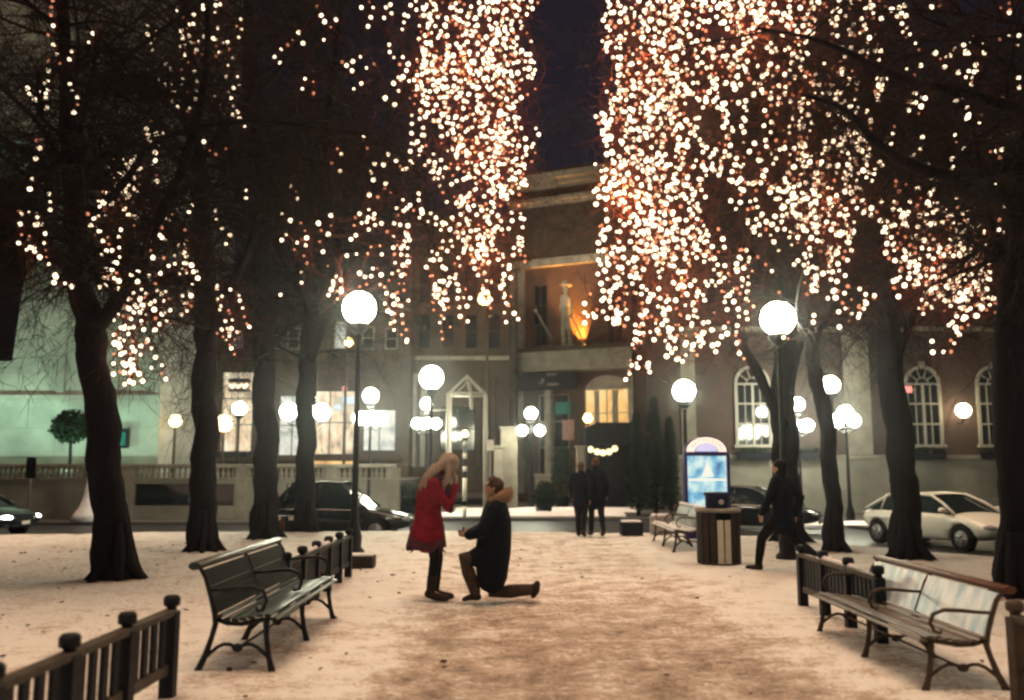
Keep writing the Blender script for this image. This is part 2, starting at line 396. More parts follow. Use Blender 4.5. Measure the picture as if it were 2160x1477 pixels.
def grow(mb, p, d, length, r, level, rng, droop=.0, nseg=5):
    pts = [V(p)]; d = d.normalized(); rad = [r]
    for i in range(nseg):
        d = (d + V((rng.gauss(0, .16), rng.gauss(0, .16), rng.gauss(0, .12) - droop))).normalized()
        pts.append(pts[-1] + d * (length / nseg)); rad.append(r * (1 - .8 * (i + 1) / nseg))
    mb.tube(pts, rad, 5 if level < 1 else 3, caps=False)
    if level >= 3: return
    for i in range(1, nseg + 1):
        for _ in range(2 if level < 2 else 2):
            if rng.random() < .8:
                sd = (d + V((rng.gauss(0, .8), rng.gauss(0, .8), rng.gauss(.05, .6)))).normalized()
                grow(mb, pts[i], sd, length * rng.uniform(.45, .65), max(rad[i] * .7, .004), level + 1, rng, droop * 1.3, 4)
def tree(i, label, trunk, limbs, nbr, seed, zmin=4.0, extra=None):
    base = TREE_BASES[i]; rng = random.Random(seed)
    root = thing('bare_tree', label, 'tree', (base.x, base.y, 0), 0, 'bare trees lining the path')
    mb = MB(); cr = MB(); Y = base.y
    def conv(poly, dy=0): return [PD(x, y, Y + (q[0] if q else 0)) - base for x, y, *q in poly]
    tp = [V((0, 0, -.1))] + conv(trunk[1:]); rad = [t[2] for t in trunk]
    tp2, tr2 = limb(mb, tp, rad, 22, 12)
    # root flare
    for k in range(9):
        a = 6.283 * k / 9 + rng.random() * .5; r0 = rad[0]; e_ = rng.uniform(1.05, 1.45)
        mb.tube([V((math.cos(a) * r0 * q_, math.sin(a) * r0 * q_, z_)) for q_, z_ in ((.30, .80), (.50, .45), (.64, .22), (.82 * e_ / 1.1, .08), (1.1 * e_, -.05))], [r0 * .16, r0 * .24, r0 * .26, r0 * .2, r0 * .08], 10)
    roots = [(tp2, tr2)]
    for pts, rr in limbs:
        P_ = [PD(x, y, Y + dy) - base for x, y, dy in pts]
        roots.append(limb(mb, P_, [rr[0] + (rr[1] - rr[0]) * k / (len(P_) - 1) for k in range(len(P_))], 8, 4))
    for q in mb.v:
        if q.z < 6:
            w = base + q; q += V((nz(w.x, w.y, w.z, 5), nz(w.y, w.z, w.x, 5), 0)) * .022 + V((nz(w.x * 3, w.y * 3, w.z * .5, 6), nz(w.y * 3, w.x * 3, w.z * .5, 6), 0)) * .014
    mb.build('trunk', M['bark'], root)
    for pts, rr in roots:
        cand = [k for k in range(len(pts)) if pts[k].z > zmin and rr[k] < .2]
        for _ in range(int(nbr * (1.7 if i < 4 else 1.25) * max(1, len(cand)) / 18)):
            if not cand: break
            k = rng.choice(cand); a = rng.uniform(0, 6.283)
            d = V((math.cos(a), math.sin(a), rng.uniform(-.1, .8)))
            grow(cr, pts[k], d, rng.uniform(1.6, 3.2), max(.018, rr[k] * .35), 0, rng, .05)
    return root, cr, base
TR = []
TR.append(tree(0, 'thick dark bare tree at the far left, forked above head height', [(245, 1225, .33), (238, 1130, .25), (222, 980, .235), (205, 800, .225), (186, 680, .21), (166, 560, .16), (152, 400, .13), (140, 200, .11), (130, -50, .08), (125, -300, .05)],
    [([(196, 700, 0), (240, 640, .2), (290, 575, .3), (335, 470, .2), (390, 340, 0), (430, 180, -.3), (440, 0, -.5)], (.13, .04)),
     ([(165, 600, 0), (110, 535, .2), (60, 482, .4), (10, 440, .3), (-60, 380, 0)], (.06, .02)),
     ([(160, 480, 0), (250, 400, -.5), (330, 300, -1), (520, 255, -1), (780, 285, -1)], (.07, .015)),
     ([(150, 380, 0), (80, 260, .5), (0, 180, 1), (-90, 60, 1)], (.06, .02)),
     ([(145, 250, 0), (260, 130, 1), (400, 20, 1.4), (560, -80, 1.4)], (.06, .02))], 9, 11))
TR.append(tree(1, 'straight dark bare tree, second from the left', [(430, 1165, .31), (430, 1090, .255), (430, 980, .245), (434, 800, .23), (432, 620, .20), (424, 430, .17), (402, 230, .13), (390, 0, .09), (380, -250, .04)],
    [([(436, 740, 0), (470, 640, .3), (520, 540, .5), (560, 400, .5), (640, 280, 0)], (.12, .03)),
     ([(430, 560, 0), (370, 470, .4), (300, 400, .7), (240, 290, .5)], (.09, .02)),
     ([(415, 350, 0), (500, 240, -1), (600, 130, -1.3), (700, -20, -1)], (.08, .02))], 8, 12))
TR.append(tree(2, 'dark bare tree trunk rising behind the green bench, third from the left', [(560, 1137, .36), (562, 1060, .28), (560, 900, .26), (556, 720, .24), (550, 520, .20), (546, 320, .15), (530, 100, .10), (520, -150, .05)],
    [([(560, 760, 0), (610, 690, .3), (690, 660, .4), (740, 560, .3)], (.08, .02)),
     ([(550, 520, 0), (620, 400, .8), (700, 300, 1), (800, 160, 1)], (.11, .02)),
     ([(548, 420, 0), (480, 300, .8), (440, 150, 1)], (.09, .02))], 8, 13))
TR.append(tree(3, 'dark bare tree forked low, beside the black car at the snow edge', [(648, 1124, .30), (645, 1060, .24), (645, 900, .235), (650, 760, .23), (655, 640, .18), (668, 450, .14), (690, 250, .10), (720, 0, .06)],
    [([(655, 760, 0), (690, 670, .3), (730, 580, .4), (790, 440, .3), (870, 300, 0)], (.13, .03)),
     ([(650, 640, 0), (600, 560, .4), (560, 470, .8)], (.08, .02)),
     ([(660, 500, 0), (760, 360, -1), (860, 180, -1.4), (930, 0, -1)], (.09, .02))], 9, 14))
TR.append(tree(4, 'dark bare tree with a low slanting limb, behind the tall globe lamp at the right', [(1668, 1146, .36), (1662, 1060, .29), (1656, 930, .275), (1655, 800, .26), (1662, 640, .21), (1650, 450, .17), (1620, 240, .12), (1600, 20, .08), (1590, -200, .04)],
    [([(1650, 900, 0), (1606, 800, -.3), (1562, 720, -.6), (1520, 600, -.8), (1480, 440, -1), (1440, 200, -1)], (.13, .04)),
     ([(1666, 830, 0), (1684, 740, .2), (1730, 640, .3), (1800, 500, .5)], (.10, .03)),
     ([(1650, 450, 0), (1560, 320, -1), (1450, 180, -1.5), (1380, 0, -1.5)], (.10, .03))], 9, 15))
TR.append(tree(5, 'slender leaning bare tree beside the far end of the right fence', [(1762, 1167, .22), (1760, 1090, .165), (1752, 1000, .155), (1742, 880, .145), (1722, 790, .135), (1704, 690, .12), (1698, 540, .10), (1720, 350, .07), (1750, 100, .04)],
    [([(1712, 740, 0), (1760, 640, .3), (1810, 540, .3)], (.06, .02)),
     ([(1698, 560, 0), (1680, 440, -.5), (1690, 300, -.6)], (.06, .02))], 8, 16))
TR.append(tree(6, 'dark bare tree standing in front of the white car', [(1915, 1180, .31), (1912, 1100, .25), (1905, 990, .235), (1886, 820, .225), (1872, 660, .20), (1862, 450, .16), (1840, 240, .12), (1820, 20, .08), (1810, -200, .04)],
    [([(1882, 780, 0), (1930, 660, .3), (1985, 520, .4), (2040, 380, .4)], (.09, .025)),
     ([(1866, 560, 0), (1800, 420, -.6), (1740, 300, -1), (1700, 150, -1)], (.09, .025)),
     ([(1850, 350, 0), (1930, 230, .6), (2020, 90, .8)], (.08, .02))], 9, 17))
TR.append(tree(7, 'thick dark bare tree at the right edge with long overhanging limbs', [(2152, 1262, .31), (2150, 1180, .24), (2146, 1020, .225), (2135, 820, .215), (2140, 620, .19), (2165, 400, .16), (2190, 150, .12), (2200, -100, .08)],
    [([(2165, 440, 0), (2050, 385, -.4), (1930, 350, -.8), (1850, 300, -1), (1780, 230, -1), (1690, 200, -1)], (.10, .02)),
     ([(2185, 240, 0), (2050, 200, -.6), (1900, 165, -1), (1740, 90, -1.3), (1600, 60, -1.5)], (.08, .015)),
     ([(2150, 620, 0), (2110, 520, .5), (2080, 420, .8), (2040, 200, .8)], (.07, .02))], 8, 18))

# ------------------------------------------------------------------ fairy lights
bulb_mesh = {}
def bulb_proto(kind):
    if kind not in bulb_mesh:
        o = MB().ball((0, 0, 0), 1.0, 8, 6).build('bulb', M['bulb' if kind == 0 else 'bulb2']); bulb_mesh[kind] = o.data
        bpy.data.objects.remove(o)
    return bulb_mesh[kind]
def fairy(label, tree_i, boxes, Y0, Y1, seed, size=1.0, dim=.30, cl=(4, 15)):
    """boxes: (x0,x1,ytop,ybot,n) in picture units, given their own depth range"""
    rng = random.Random(seed)
    root0 = None; chains = []
    for (X0, X1, yt, yb, n) in boxes:
        left = n
        while left > 0:
            Y = rng.uniform(Y0, Y1)
            L = min(left, rng.randint(*cl)); left -= L
            jx = rng.gauss(0, 14); x0, x1 = X0 + jx, X1 + jx * .8
            x = rng.uniform(x0, x1); y = rng.uniform(yt, max(yt + 1, yb - L * 9)); ang = rng.gauss(0, .5)
            ch = []
            for k in range(L):
                ch.append((PD(x, y, Y), rng.random() < dim)); st = rng.uniform(14, 24)
                ang = ang * .8 + rng.gauss(0, .45); x += math.sin(ang) * st; y += abs(math.cos(ang)) * st * (1 if rng.random() < .9 else -1)
                if x < x0 or x > x1: ang = -ang; x = min(max(x, x0), x1)
                if y > yb: break
                Y += rng.gauss(0, .1)
            chains.append(ch)
    c0 = sum((c[0][0] for c in chains), V((0, 0, 0))) / len(chains)
    base = V((c0.x, c0.y, min(p.z for c in chains for p, _ in c)))
    root = thing('fairy_lights', label, 'fairy lights', base, 0, 'strings of fairy lights hung in the trees')
    cb = MB(); tw = []
    allb = []
    for ch in chains:
        pts = [p - base for p, _ in ch]
        if len(pts) > 1: cb.tube(pts, .006, 3, caps=False)
        tw.append([p for p, _ in ch]); allb += [(p - base, d) for p, d in ch]
    if cb.v: tag(cb.build('cable', M['cable'], root), kind='stuff')
    allb.sort(key=lambda q: q[0].y)
    bright = [q for q in allb if not q[1]]; dimb = [q for q in allb if q[1]]
    for k, (p, d) in enumerate(bright[:85] + dimb[:14]):
        o = bpy.data.objects.new('bulb', bulb_proto(1 if d else 0)); COL.objects.link(o); o.parent = root; o.location = p
        s_ = (.025 if d else .034) * size * rng.choice((.7, .85, 1, 1, 1.15, 1.25)); o.scale = (s_,) * 3
    for nm, lst, mk in (('small_bulbs', bright[85:], 'bulb'), ('amber_bulbs', dimb[14:], 'bulb2')):
        if not lst: continue
        mb = MB()
        for p, d in lst: mb.ball(p, (.025 if d else .034) * size * rng.choice((.7, .85, 1, 1, 1.15, 1.25)), 8, 6)
        tag(mb.build(nm, M[mk], root), kind='stuff')
    # the thin twigs the strings are wound round belong to the tree
    tr, cr, tb = TR[tree_i]; 
    for pts in tw:
        if len(pts) < 2: continue
        q = [p - tb + V((.03, .05, 0)) for p in pts]
        up = q[0] + V((rng.gauss(0, .12), rng.gauss(0, .3), rng.uniform(.2, .7)))
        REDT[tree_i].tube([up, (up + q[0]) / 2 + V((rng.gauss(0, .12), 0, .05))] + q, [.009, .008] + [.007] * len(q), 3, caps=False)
        for k in range(6):
            c = rng.choice(q); e = c
            pl = [c]
            dd = V((rng.gauss(0, 1), rng.gauss(0, 1), rng.gauss(-.3, .8))).normalized()
            for _ in range(3):
                dd = (dd + V((rng.gauss(0, .4), rng.gauss(0, .4), rng.gauss(-.1, .4)))).normalized(); pl.append(pl[-1] + dd * rng.uniform(.12, .3))
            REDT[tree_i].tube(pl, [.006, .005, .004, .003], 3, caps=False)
    return root
REDT = [MB() for _ in TREE_BASES]
fairy('dense curtain of fairy lights left of the gap of dark sky', 3,
      [(875, 1090, -60, 260, 420), (862, 1140, -40, 400, 330), (905, 1110, 230, 420, 170), (960, 1105, 380, 560, 140), (980, 1070, 480, 690, 70), (1010, 1085, 120, 420, 120)], 15.5, 18.5, 21, cl=(2, 9))
fairy('ragged lower fringe of fairy lights left of the amber street lamp', 3,
      [(850, 985, 400, 640, 70), (820, 960, 560, 725, 55), (1040, 1060, 560, 680, 12), (900, 1000, 600, 700, 20)], 16, 18.5, 22)
fairy('sparse fairy lights above the left tall globe lamp', 2,
      [(740, 870, 0, 250, 34), (690, 870, 290, 560, 60), (740, 800, 440, 520, 10), (560, 720, 10, 200, 22), (570, 700, 380, 640, 26), (690, 860, 540, 660, 26)], 14.5, 17.5, 23, cl=(1, 5))
fairy('dense curtain of fairy lights right of the gap of dark sky', 4,
      [(1290, 1430, -60, 300, 350), (1275, 1390, 150, 420, 190), (1260, 1400, 300, 600, 260), (1250, 1330, 540, 690, 70), (1380, 1560, -60, 150, 220)], 13.5, 16.5, 24, cl=(2, 9))
fairy('broad spread of fairy lights above the single globe lamp by the kiosk', 4,
      [(1380, 1560, 130, 420, 220), (1330, 1480, 380, 560, 150), (1380, 1500, 420, 640, 110), (1340, 1570, 600, 765, 150), (1340, 1380, 760, 812, 12), (1520, 1660, 500, 720, 50)], 14, 17, 25, cl=(2, 10))
fairy('crowded top band of fairy lights above the right tall globe lamp', 4,
      [(1540, 1860, -60, 90, 260), (1540, 1700, 60, 280, 140), (1700, 1850, 60, 260, 110), (1560, 1700, 260, 500, 90)], 13.5, 16, 26, cl=(1, 8))
fairy('column of fairy lights between the slender tree and the globe lamp', 5,
      [(1700, 1840, 230, 470, 180), (1690, 1810, 400, 560, 110), (1700, 1770, 520, 630, 50), (1620, 1700, 300, 530, 50), (1660, 1840, 600, 700, 24), (1800, 1900, 380, 560, 34)], 13, 15, 27, cl=(1, 9))
fairy('round cluster of fairy lights in front of the tree by the white car', 6,
      [(1890, 2060, 380, 560, 140), (1895, 2090, 500, 660, 230), (1940, 2080, 600, 670, 50), (1940, 2020, 670, 750, 16)], 12.5, 14.5, 28, .92, cl=(2, 9))
fairy('scattered fairy lights under the long limb at the upper right', 7,
      [(1840, 2150, -20, 220, 45), (1870, 2130, 200, 360, 30), (1560, 1870, 280, 420, 20), (2090, 2160, 420, 560, 12), (1900, 2120, 300, 400, 14), (1840, 2150, -30, 120, 30)], 11, 13, 29, .85, cl=(1, 4))
fairy('glowing low bunch of fairy lights right of the forked tree', 0,
      [(255, 330, 580, 700, 48), (250, 325, 690, 790, 52), (262, 345, 770, 812, 36)], 12.6, 13.6, 30, .88, .2)
fairy('fairy lights between the forked tree limbs', 0,
      [(205, 300, 330, 450, 55), (190, 250, 400, 620, 40), (270, 330, 250, 420, 26), (210, 250, 560, 620, 16), (330, 400, 500, 700, 22)], 12.4, 13.4, 31, .88, cl=(1, 7))
fairy('few fairy lights at the far left before the green wall', 0,
      [(52, 105, 290, 560, 34), (60, 110, 170, 240, 8), (75, 200, 0, 260, 22), (100, 140, 580, 605, 6)], 11.5, 12.6, 32, .8, .2, cl=(1, 5))
fairy('fairy lights strewn through the top of the second tree', 1,
      [(280, 340, 40, 130, 10), (380, 520, 0, 130, 34), (330, 460, 120, 240, 26), (340, 500, 330, 520, 14), (330, 400, 500, 700, 40), (455, 520, 560, 710, 24), (475, 505, 690, 750, 12), (330, 560, 0, 480, 46)], 14, 16.4, 33, .85, cl=(1, 6))
for i, (root, cr, base) in enumerate(TR):
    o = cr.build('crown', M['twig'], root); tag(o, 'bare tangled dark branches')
    if REDT[i].v: tag(REDT[i].build('lit_twigs', M['twig_glow_tint'], root), kind='stuff')
def light(name, kind, loc, energy, col, size=.1, rot=None, spot=None, blend=.6):
    l = bpy.data.lights.new(name, kind); l.energy = energy; l.color = col
    if kind in ('POINT', 'SPOT'): l.shadow_soft_size = size
    if spot: l.spot_size = spot; l.spot_blend = blend
    o = bpy.data.objects.new(name, l); COL.objects.link(o); o.location = loc
    if rot is not None: o.rotation_euler = V(rot).to_track_quat('-Z', 'Y').to_euler()
    return o
# the strings' own light on the twigs, one small lamp in the thick of each dense string
for (x, y, Y, e) in ((980, 120, 17, 130), (990, 330, 17, 110), (1020, 560, 17, 60), (1350, 120, 15, 110), (1330, 420, 15, 100), (1430, 600, 15.5, 70), (1620, 60, 14.5, 90), (1470, 260, 15.5, 70), (1760, 420, 14, 60), (1980, 560, 13.5, 60), (290, 740, 13.3, 7), (250, 430, 13.1, 6), (1700, 200, 14.5, 50), (890, 600, 17, 25)):
    light('fairy_glow', 'POINT', PD(x, y, Y), e, (1, .36, .16), .04)

# ------------------------------------------------------------------ lamps
def globe_lamp(label, px, py, Y, gz, r=.31, cluster=0, matg='globe', arm=.42, drop=.85, group='globe street lamps', top=True, px_base=None):
    q = PD(px, py, Y); root = thing('street_lamp', label, 'street lamp', (q.x, q.y, gz), 0, group)
    H = q.z - gz
    prof = [(.20, 0), (.20, .06), (.14, .12), (.15, .3), (.12, .45), (.075, .6), (.085, .7), (.065, .78), (.055, H * .5), (.045, H - r - .3), (.07, H - r - .27), (.05, H - r - .2)]
    MB().lathe((0, 0, 0), prof, 14).build('post', M['iron'], root)
    if top:
        MB().lathe((0, 0, 0), [(.05, H - r - .2), (.16, H - r - .10), (.19, H - r - .03), (.17, H - r + .03)], 16).build('globe_holder', M['iron'], root)
        g = MB().ball((0, 0, 0), r, 20, 12).build('globe', M[matg], root); g.location = (0, 0, H)
    if cluster:
        for k in range(cluster):
            a = 2 * math.pi * k / cluster + (0 if cluster != 4 else .35)
            c, s_ = math.cos(a), math.sin(a); zz = H - drop
            MB().tube([(0, 0, zz - .35), (c * arm * .5, s_ * arm * .5, zz - .45), (c * arm, s_ * arm, zz - .36), (c * arm, s_ * arm, zz - r * .9)], .022, 6).build('arm', M['iron'], root)
            g = MB().ball((0, 0, 0), r * .85, 20, 12).build('globe', M[matg], root); g.location = (c * arm, s_ * arm, zz)
    return root
b1 = P(749, 1168)
globe_lamp('tall lamp with one round white globe left of the path', 758, 650, b1.y, 0, .32)
globe_lamp('tall lamp with one round white globe right of the path', 1641, 672, 15.7, 0, .31)
globe_lamp('globe lamp across the road above the woman in red', 910, 797, 25.5, -.45, .34)
globe_lamp('globe lamp behind the blue lit kiosk', 1443, 825, 23.8, -.45, .30)
globe_lamp('globe lamp across the road right of the slender tree', 1752, 812, 27, -.45, .27)
CL = 'cluster lamps with several globes across the road'
globe_lamp('cluster lamp whose globes shine either side of the low forked tree', 645, 838, 27, -.45, .30, 4, 'globe_far', .50, .45, group=CL)
globe_lamp('cluster lamp with a single upper globe before the pale columns', 782, 835, 33, GZ, .29, 4, 'globe_far', group=CL)
globe_lamp('cluster lamp just beneath the globe lamp over the woman in red', 900, 852, 38, GZ, .26, 4, 'globe_far', group=CL)
globe_lamp('three-globed lamp before the hotel entrance', 1120, 872, 40, GZ, .27, 2, 'globe_far', .40, .78, group=CL)
globe_lamp('cluster lamp seen beside the tree behind the right tall lamp', 1682, 853, 35, GZ, .27, 4, 'globe_far', group=CL).rotation_euler.z = .3
globe_lamp('cluster lamp on the right between slender tree and white car tree', 1783, 872, 31, GZ, .27, 4, 'globe_far', .36, .25, group=CL)
globe_lamp('small globe lamp before the lit shop window far left', 505, 862, 38, GZ, .28)
# same lamps carry on along the path behind the viewer
for k, (x, y) in enumerate(((-4.2, -3.0), (5.2, -2.5))):
    r_ = thing('street_lamp', ['tall path lamp behind the viewer to the left', 'tall path lamp behind the viewer to the right'][k], 'street lamp', (x, y, 0), 0, 'globe street lamps')
    MB().lathe((0, 0, 0), [(.2, 0), (.14, .12), (.12, .45), (.075, .7), (.055, 2.2), (.045, 4.1)], 12).build('post', M['iron'], r_)
    g = MB().ball((0, 0, 0), .33, 20, 12).build('globe', M['globe'], r_); g.location = (0, 0, 4.45)
def pole_lamp(label, px, py, Y, gz, r, m, side=0):
    q = PD(px, py, Y); root = thing('pole_lamp', label, 'street lamp', (q.x, q.y, gz)); H = q.z - gz
    MB().tube([(side, 0, 0), (side, 0, H * .8), (side * .8, 0, H + .25), (0, 0, H + .12)], [.08, .06, .05, .04], 8).build('pole', M['stone_dk'], root)
    MB().lathe((0, 0, H), [(r * .5, .16), (r * 1.2, .10), (r * 1.25, .05)], 12).build('hood', M['iron'], root)
    MB().ball((0, 0, H), r, 14, 8).build('lamp', m, root)
pole_lamp('amber street lamp high on a pole before the hotel columns', 1022, 630, 44, GZ, .34, M['amber2'], .15)
pole_lamp('small amber street lamp just below the left tall globe', 736, 722, 40, GZ, .20, M['amber2'], -.1)
pole_lamp('warm yellow lamp in front of the lit shop window', 370, 888, 38, GZ, .26, M['amber2'])
pole_lamp('bright warm lamp right of the second tree', 472, 893, 36, GZ, .34, M['amber2'])
pole_lamp('warm lamp beside the hotel doorway', 1240, 882, 45, GZ, .24, M['amber2'])

# ------------------------------------------------------------------ furniture
def bench_frame(mb, y):
    t = .022
    S_ = (0, 1, 0)
    mb.tube([(0, y, 0), (.055, y, .12), (.10, y, .26), (.125, y, .36), (.115, y, .44), (.075, y, .58), (.03, y, .72), (-.02, y, .80), (-.07, y, .82)], [(.02, .028), (.02, .026), (.02, .022), (.02, .024), (.02, .024), (.02, .02), (.02, .02), (.02, .018), (.02, .03)], 8, S_)
    mb.tube([(.585, y, 0), (.555, y, .12), (.535, y, .25), (.53, y, .40)], [(.02, .028), (.02, .022), (.02, .022), (.02, .03)], 8, S_)
    mb.tube([(.12, y, .40), (.22, y, .365), (.34, y, .36), (.46, y, .385), (.56, y, .40)], .02, 8, S_)
    arc = [(.045, y, .09)] + [(.05 + .24 * t_, y, .09 + .115 * math.sin(math.pi * .72 * t_)) for t_ in (.2, .4, .6, .8, .95)]
    mb.tube(arc, .015, 8, S_)
    mb.tube([(.61 - p[0], y, p[2]) for p in arc], .015, 8, S_)
    mb.ball((.305, y, .175), (.045, .02, .035), 10, 6)
    mb.tube([(-.02, y, 0), (.03, y, .012)], [.022, .02], 8); mb.tube([(.565, y, .0), (.61, y, .01)], [.022, .02], 8)
def bench_arm(mb, y):
    mb.tube([(.06, y, .62), (.16, y, .625), (.30, y, .64), (.42, y, .645), (.50, y, .61), (.525, y, .54), (.50, y, .47), (.455, y, .455), (.445, y, .49)], [.014, .015, .017, .017, .016, .014, .013, .012, .011], 8, (0, 1, 0))
def bench(label, origin, rz, L, mats, group='park benches along the path', name='park_bench', armed=True):
    frame_m, seat_m, back_m, rail_m = mats
    root = thing(name, label, 'bench', origin, rz, group)
    for y in (.03, L / 2, L - .03):
        mb = MB(); bench_frame(mb, y); mb.build('leg_frame', frame_m, root)
        if armed: mb = MB(); bench_arm(mb, y); mb.build('armrest', frame_m, root)
    MB().tube([(.305, .03, .17), (.30, L - .03, .17)], .011, 6).build('stretcher', frame_m, root)
    st = MB(); prof = [(.595, .40), (.545, .428), (.48, .425), (.415, .41), (.35, .398), (.285, .392), (.22, .398), (.16, .42)]
    for i, (x, z) in enumerate(prof):
        w, h = (.052, .022); a = 0
        st.box((x, L / 2, z), (w, L, h))
    st.build('seat', seat_m, root, bevel=.004)
    bk = MB(); halves = ((.02, L / 2 - .02), (L / 2 + .02, L - .02))
    for (y0, y1) in halves:
        pr = [(.118, .47), (.095, .54), (.070, .61), (.044, .68), (.016, .745)]
        for (x, z) in pr:
            vs = []; dx, dz = -.025 * .35 * 4, .0325
            n = V((.94, 0, .34)); t = V((-.34, 0, .94)); c = V((x, 0, z))
            for yy in (y0, y1):
                for su, sv in ((-1, -1), (1, -1), (1, 1), (-1, 1)): q = c + n * (.009 * su) + t * (.0365 * sv); vs.append((q.x, yy, q.z))
            bk.add(vs, [(0, 3, 2, 1), (4, 5, 6, 7), (0, 1, 5, 4), (1, 2, 6, 5), (2, 3, 7, 6), (3, 0, 4, 7)])
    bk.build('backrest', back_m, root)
    MB().tube([(-.045, -.03, .815), (-.045, L + .03, .815)], [(.05, .034)] * 2, 12, (1, 0, 0)).build('top_rail', rail_m, root, bevel=.004)
    return root
A = P(573, 1415); B = P(706, 1303); LB = 2.45
bl = bench('dark green wet bench on the left of the path', (A.x - .585, A.y - .03, 0), 0, LB, (M['iron'], M['wood_dark'], M['bench_back'], M['wood_dark']))
C_ = P(1949, 1453)
LR = 2.28
br = bench('weathered bench on the right, pale wet sheen painted on its backrest', (C_.x + .585, C_.y + LR - .06, 0), math.pi, LR, (M['iron_tan'], M['wood_tan'], M['painted_sheen'], M['wood_red']))
br.scale.z = .87
bench('small distant bench behind the slatted litter bin', (3.65, 19.4, 0), math.pi, LB, (M['iron_tan'], M['snowcap'], M['wood_tan'], M['snowcap']))

def fence(label, x, y0, y1, mp, mr, mk, postn, group='low picket fences beside the path', H=.66, x1=None, snow=False, npk=4):
    root = thing('picket_fence', label, 'fence', (x, y0, 0), math.atan2(-((x1 if x1 is not None else x) - x), y1 - y0), group); L = math.hypot(y1 - y0, (x1 or x) - x)
    MB().box((0, L / 2, .575), (.085, L, .045)).build('top_rail', mr, root, bevel=.006)
    MB().box((0, L / 2, .19), (.045, L, .07)).build('bottom_rail', mr, root, bevel=.006)
    pm = None; km = None
    for k in range(postn):
        y = L * k / (postn - 1)
        if pm is None:
            o = MB().box((0, 0, .275), (.10, .10, .61)).build('post', mp, root, bevel=.008)
            c = MB().lathe((0, 0, 0), [(.035, .575), (.035, .61), (.06, .625), (.062, .67), (.045, .69), (.01, .695)], 8).build('post_cap', mp, o); pm = o; km = c
        else:
            o = pm.copy(); COL.objects.link(o); o.parent = root; c = km.copy(); COL.objects.link(c); c.parent = o
        o.location = (0, y, 0)
        if k < postn - 1:
            st = L / (postn - 1)
            for q in range(npk):
                if mk.get('pk') is None:
                    pk = MB().box((0, 0, .365), (.028, .075, .375)).build('picket', mk['m'], root, bevel=.004); mk['pk'] = pk
                else: pk = mk['pk'].copy(); COL.objects.link(pk); pk.parent = root
                pk.location = (0, y + st * (q + 1) / (npk + 1), 0)
    if snow:
        sb = MB(); rr = random.Random(3)
        for _ in range(5):
            yy = rr.uniform(.1, L - .4); sb.tube([(0, yy, .60), (0, yy + .1, .612), (0, yy + .35, .61), (0, yy + .45, .60)], [.01, .03, .032, .01], 8)
        sb.build('snow_cover', M['snowcap'], root)
    return root
fence('near picket fence at the lower left corner', -2.43, 6.45 - .73 * 7, 6.45, M['fence'], M['fence_rail'], {'m': M['fence']}, 8)
fence('picket fence beyond the dark green bench', -2.42, 9.62, 9.62 + .73 * 5, M['fence'], M['fence'], {'m': M['fence']}, 6, snow=True, npk=6)
fence('picket fence beyond the pale-backed bench, under the leaning tree', 3.40, 8.35, 8.35 + .73 * 3, M['fence'], M['fence_brown'], {'m': M['fence']}, 4, snow=True, npk=6)
fence('near picket fence cut by the right edge of the picture', 3.45, 6.20 - .73 * 6, 6.20, M['fence_brown'], M['fence_rail'], {'m': M['fence']}, 7)
# low block at far end of left fence
q = P(758, 1201)
r_ = thing('low_block', 'low dark block with snow on top beside the left fence end', 'block', (q.x, q.y, 0))
MB().box((0, .18, .10), (.42, .36, .20)).build('block', M['barrel'], r_, bevel=.02); MB().box((0, .18, .21), (.40, .34, .03)).build('snow_top', M['snowcap'], r_, bevel=.012)

# litter bin
q = P(1528, 1194); BX, BY = q.x, q.y + .36
r_ = thing('litter_bin', 'round litter bin with dark wooden slats and two pale ones', 'litter bin', (BX, BY, 0))
MB().lathe((0, 0, 0), [(.28, .04), (.28, .84)], 24).build('liner', M['black'], r_)
for k in range(18):
    a = 2 * math.pi * k / 18 + .05; pale = k in (13, 14)
    s_ = MB().box((0, 0, .43 if not pale else .38), (.10, .028, .84 if not pale else .70)).build('slat', M['pale'] if pale else M['barrel'], r_, bevel=.004)
    s_.location = (.345 * math.cos(a), .345 * math.sin(a), 0); s_.rotation_euler.z = a + math.pi / 2
    if pale: s_['label'] = 'pale slat'
MB().lathe((0, 0, 0), [(.37, .855), (.385, .875), (.385, .895), (.36, .91), (.2, .915)], 28).build('rim', M['conc'], r_)
lid = MB().lathe((0, 0, 0), [(.20, .915), (.205, 1.12), (.23, 1.13), (.235, 1.16), (.19, 1.18)], 24).build('lid', M['plastic_blue'], r_)
e_ = MB().lathe((0, 0, 0), [(.045, 0), (.045, .006)], 10).build('round_mark', M['pale'], lid); e_.rotation_euler = (math.pi / 2, 0, 0); e_.location = (.02, -.205, 1.02)

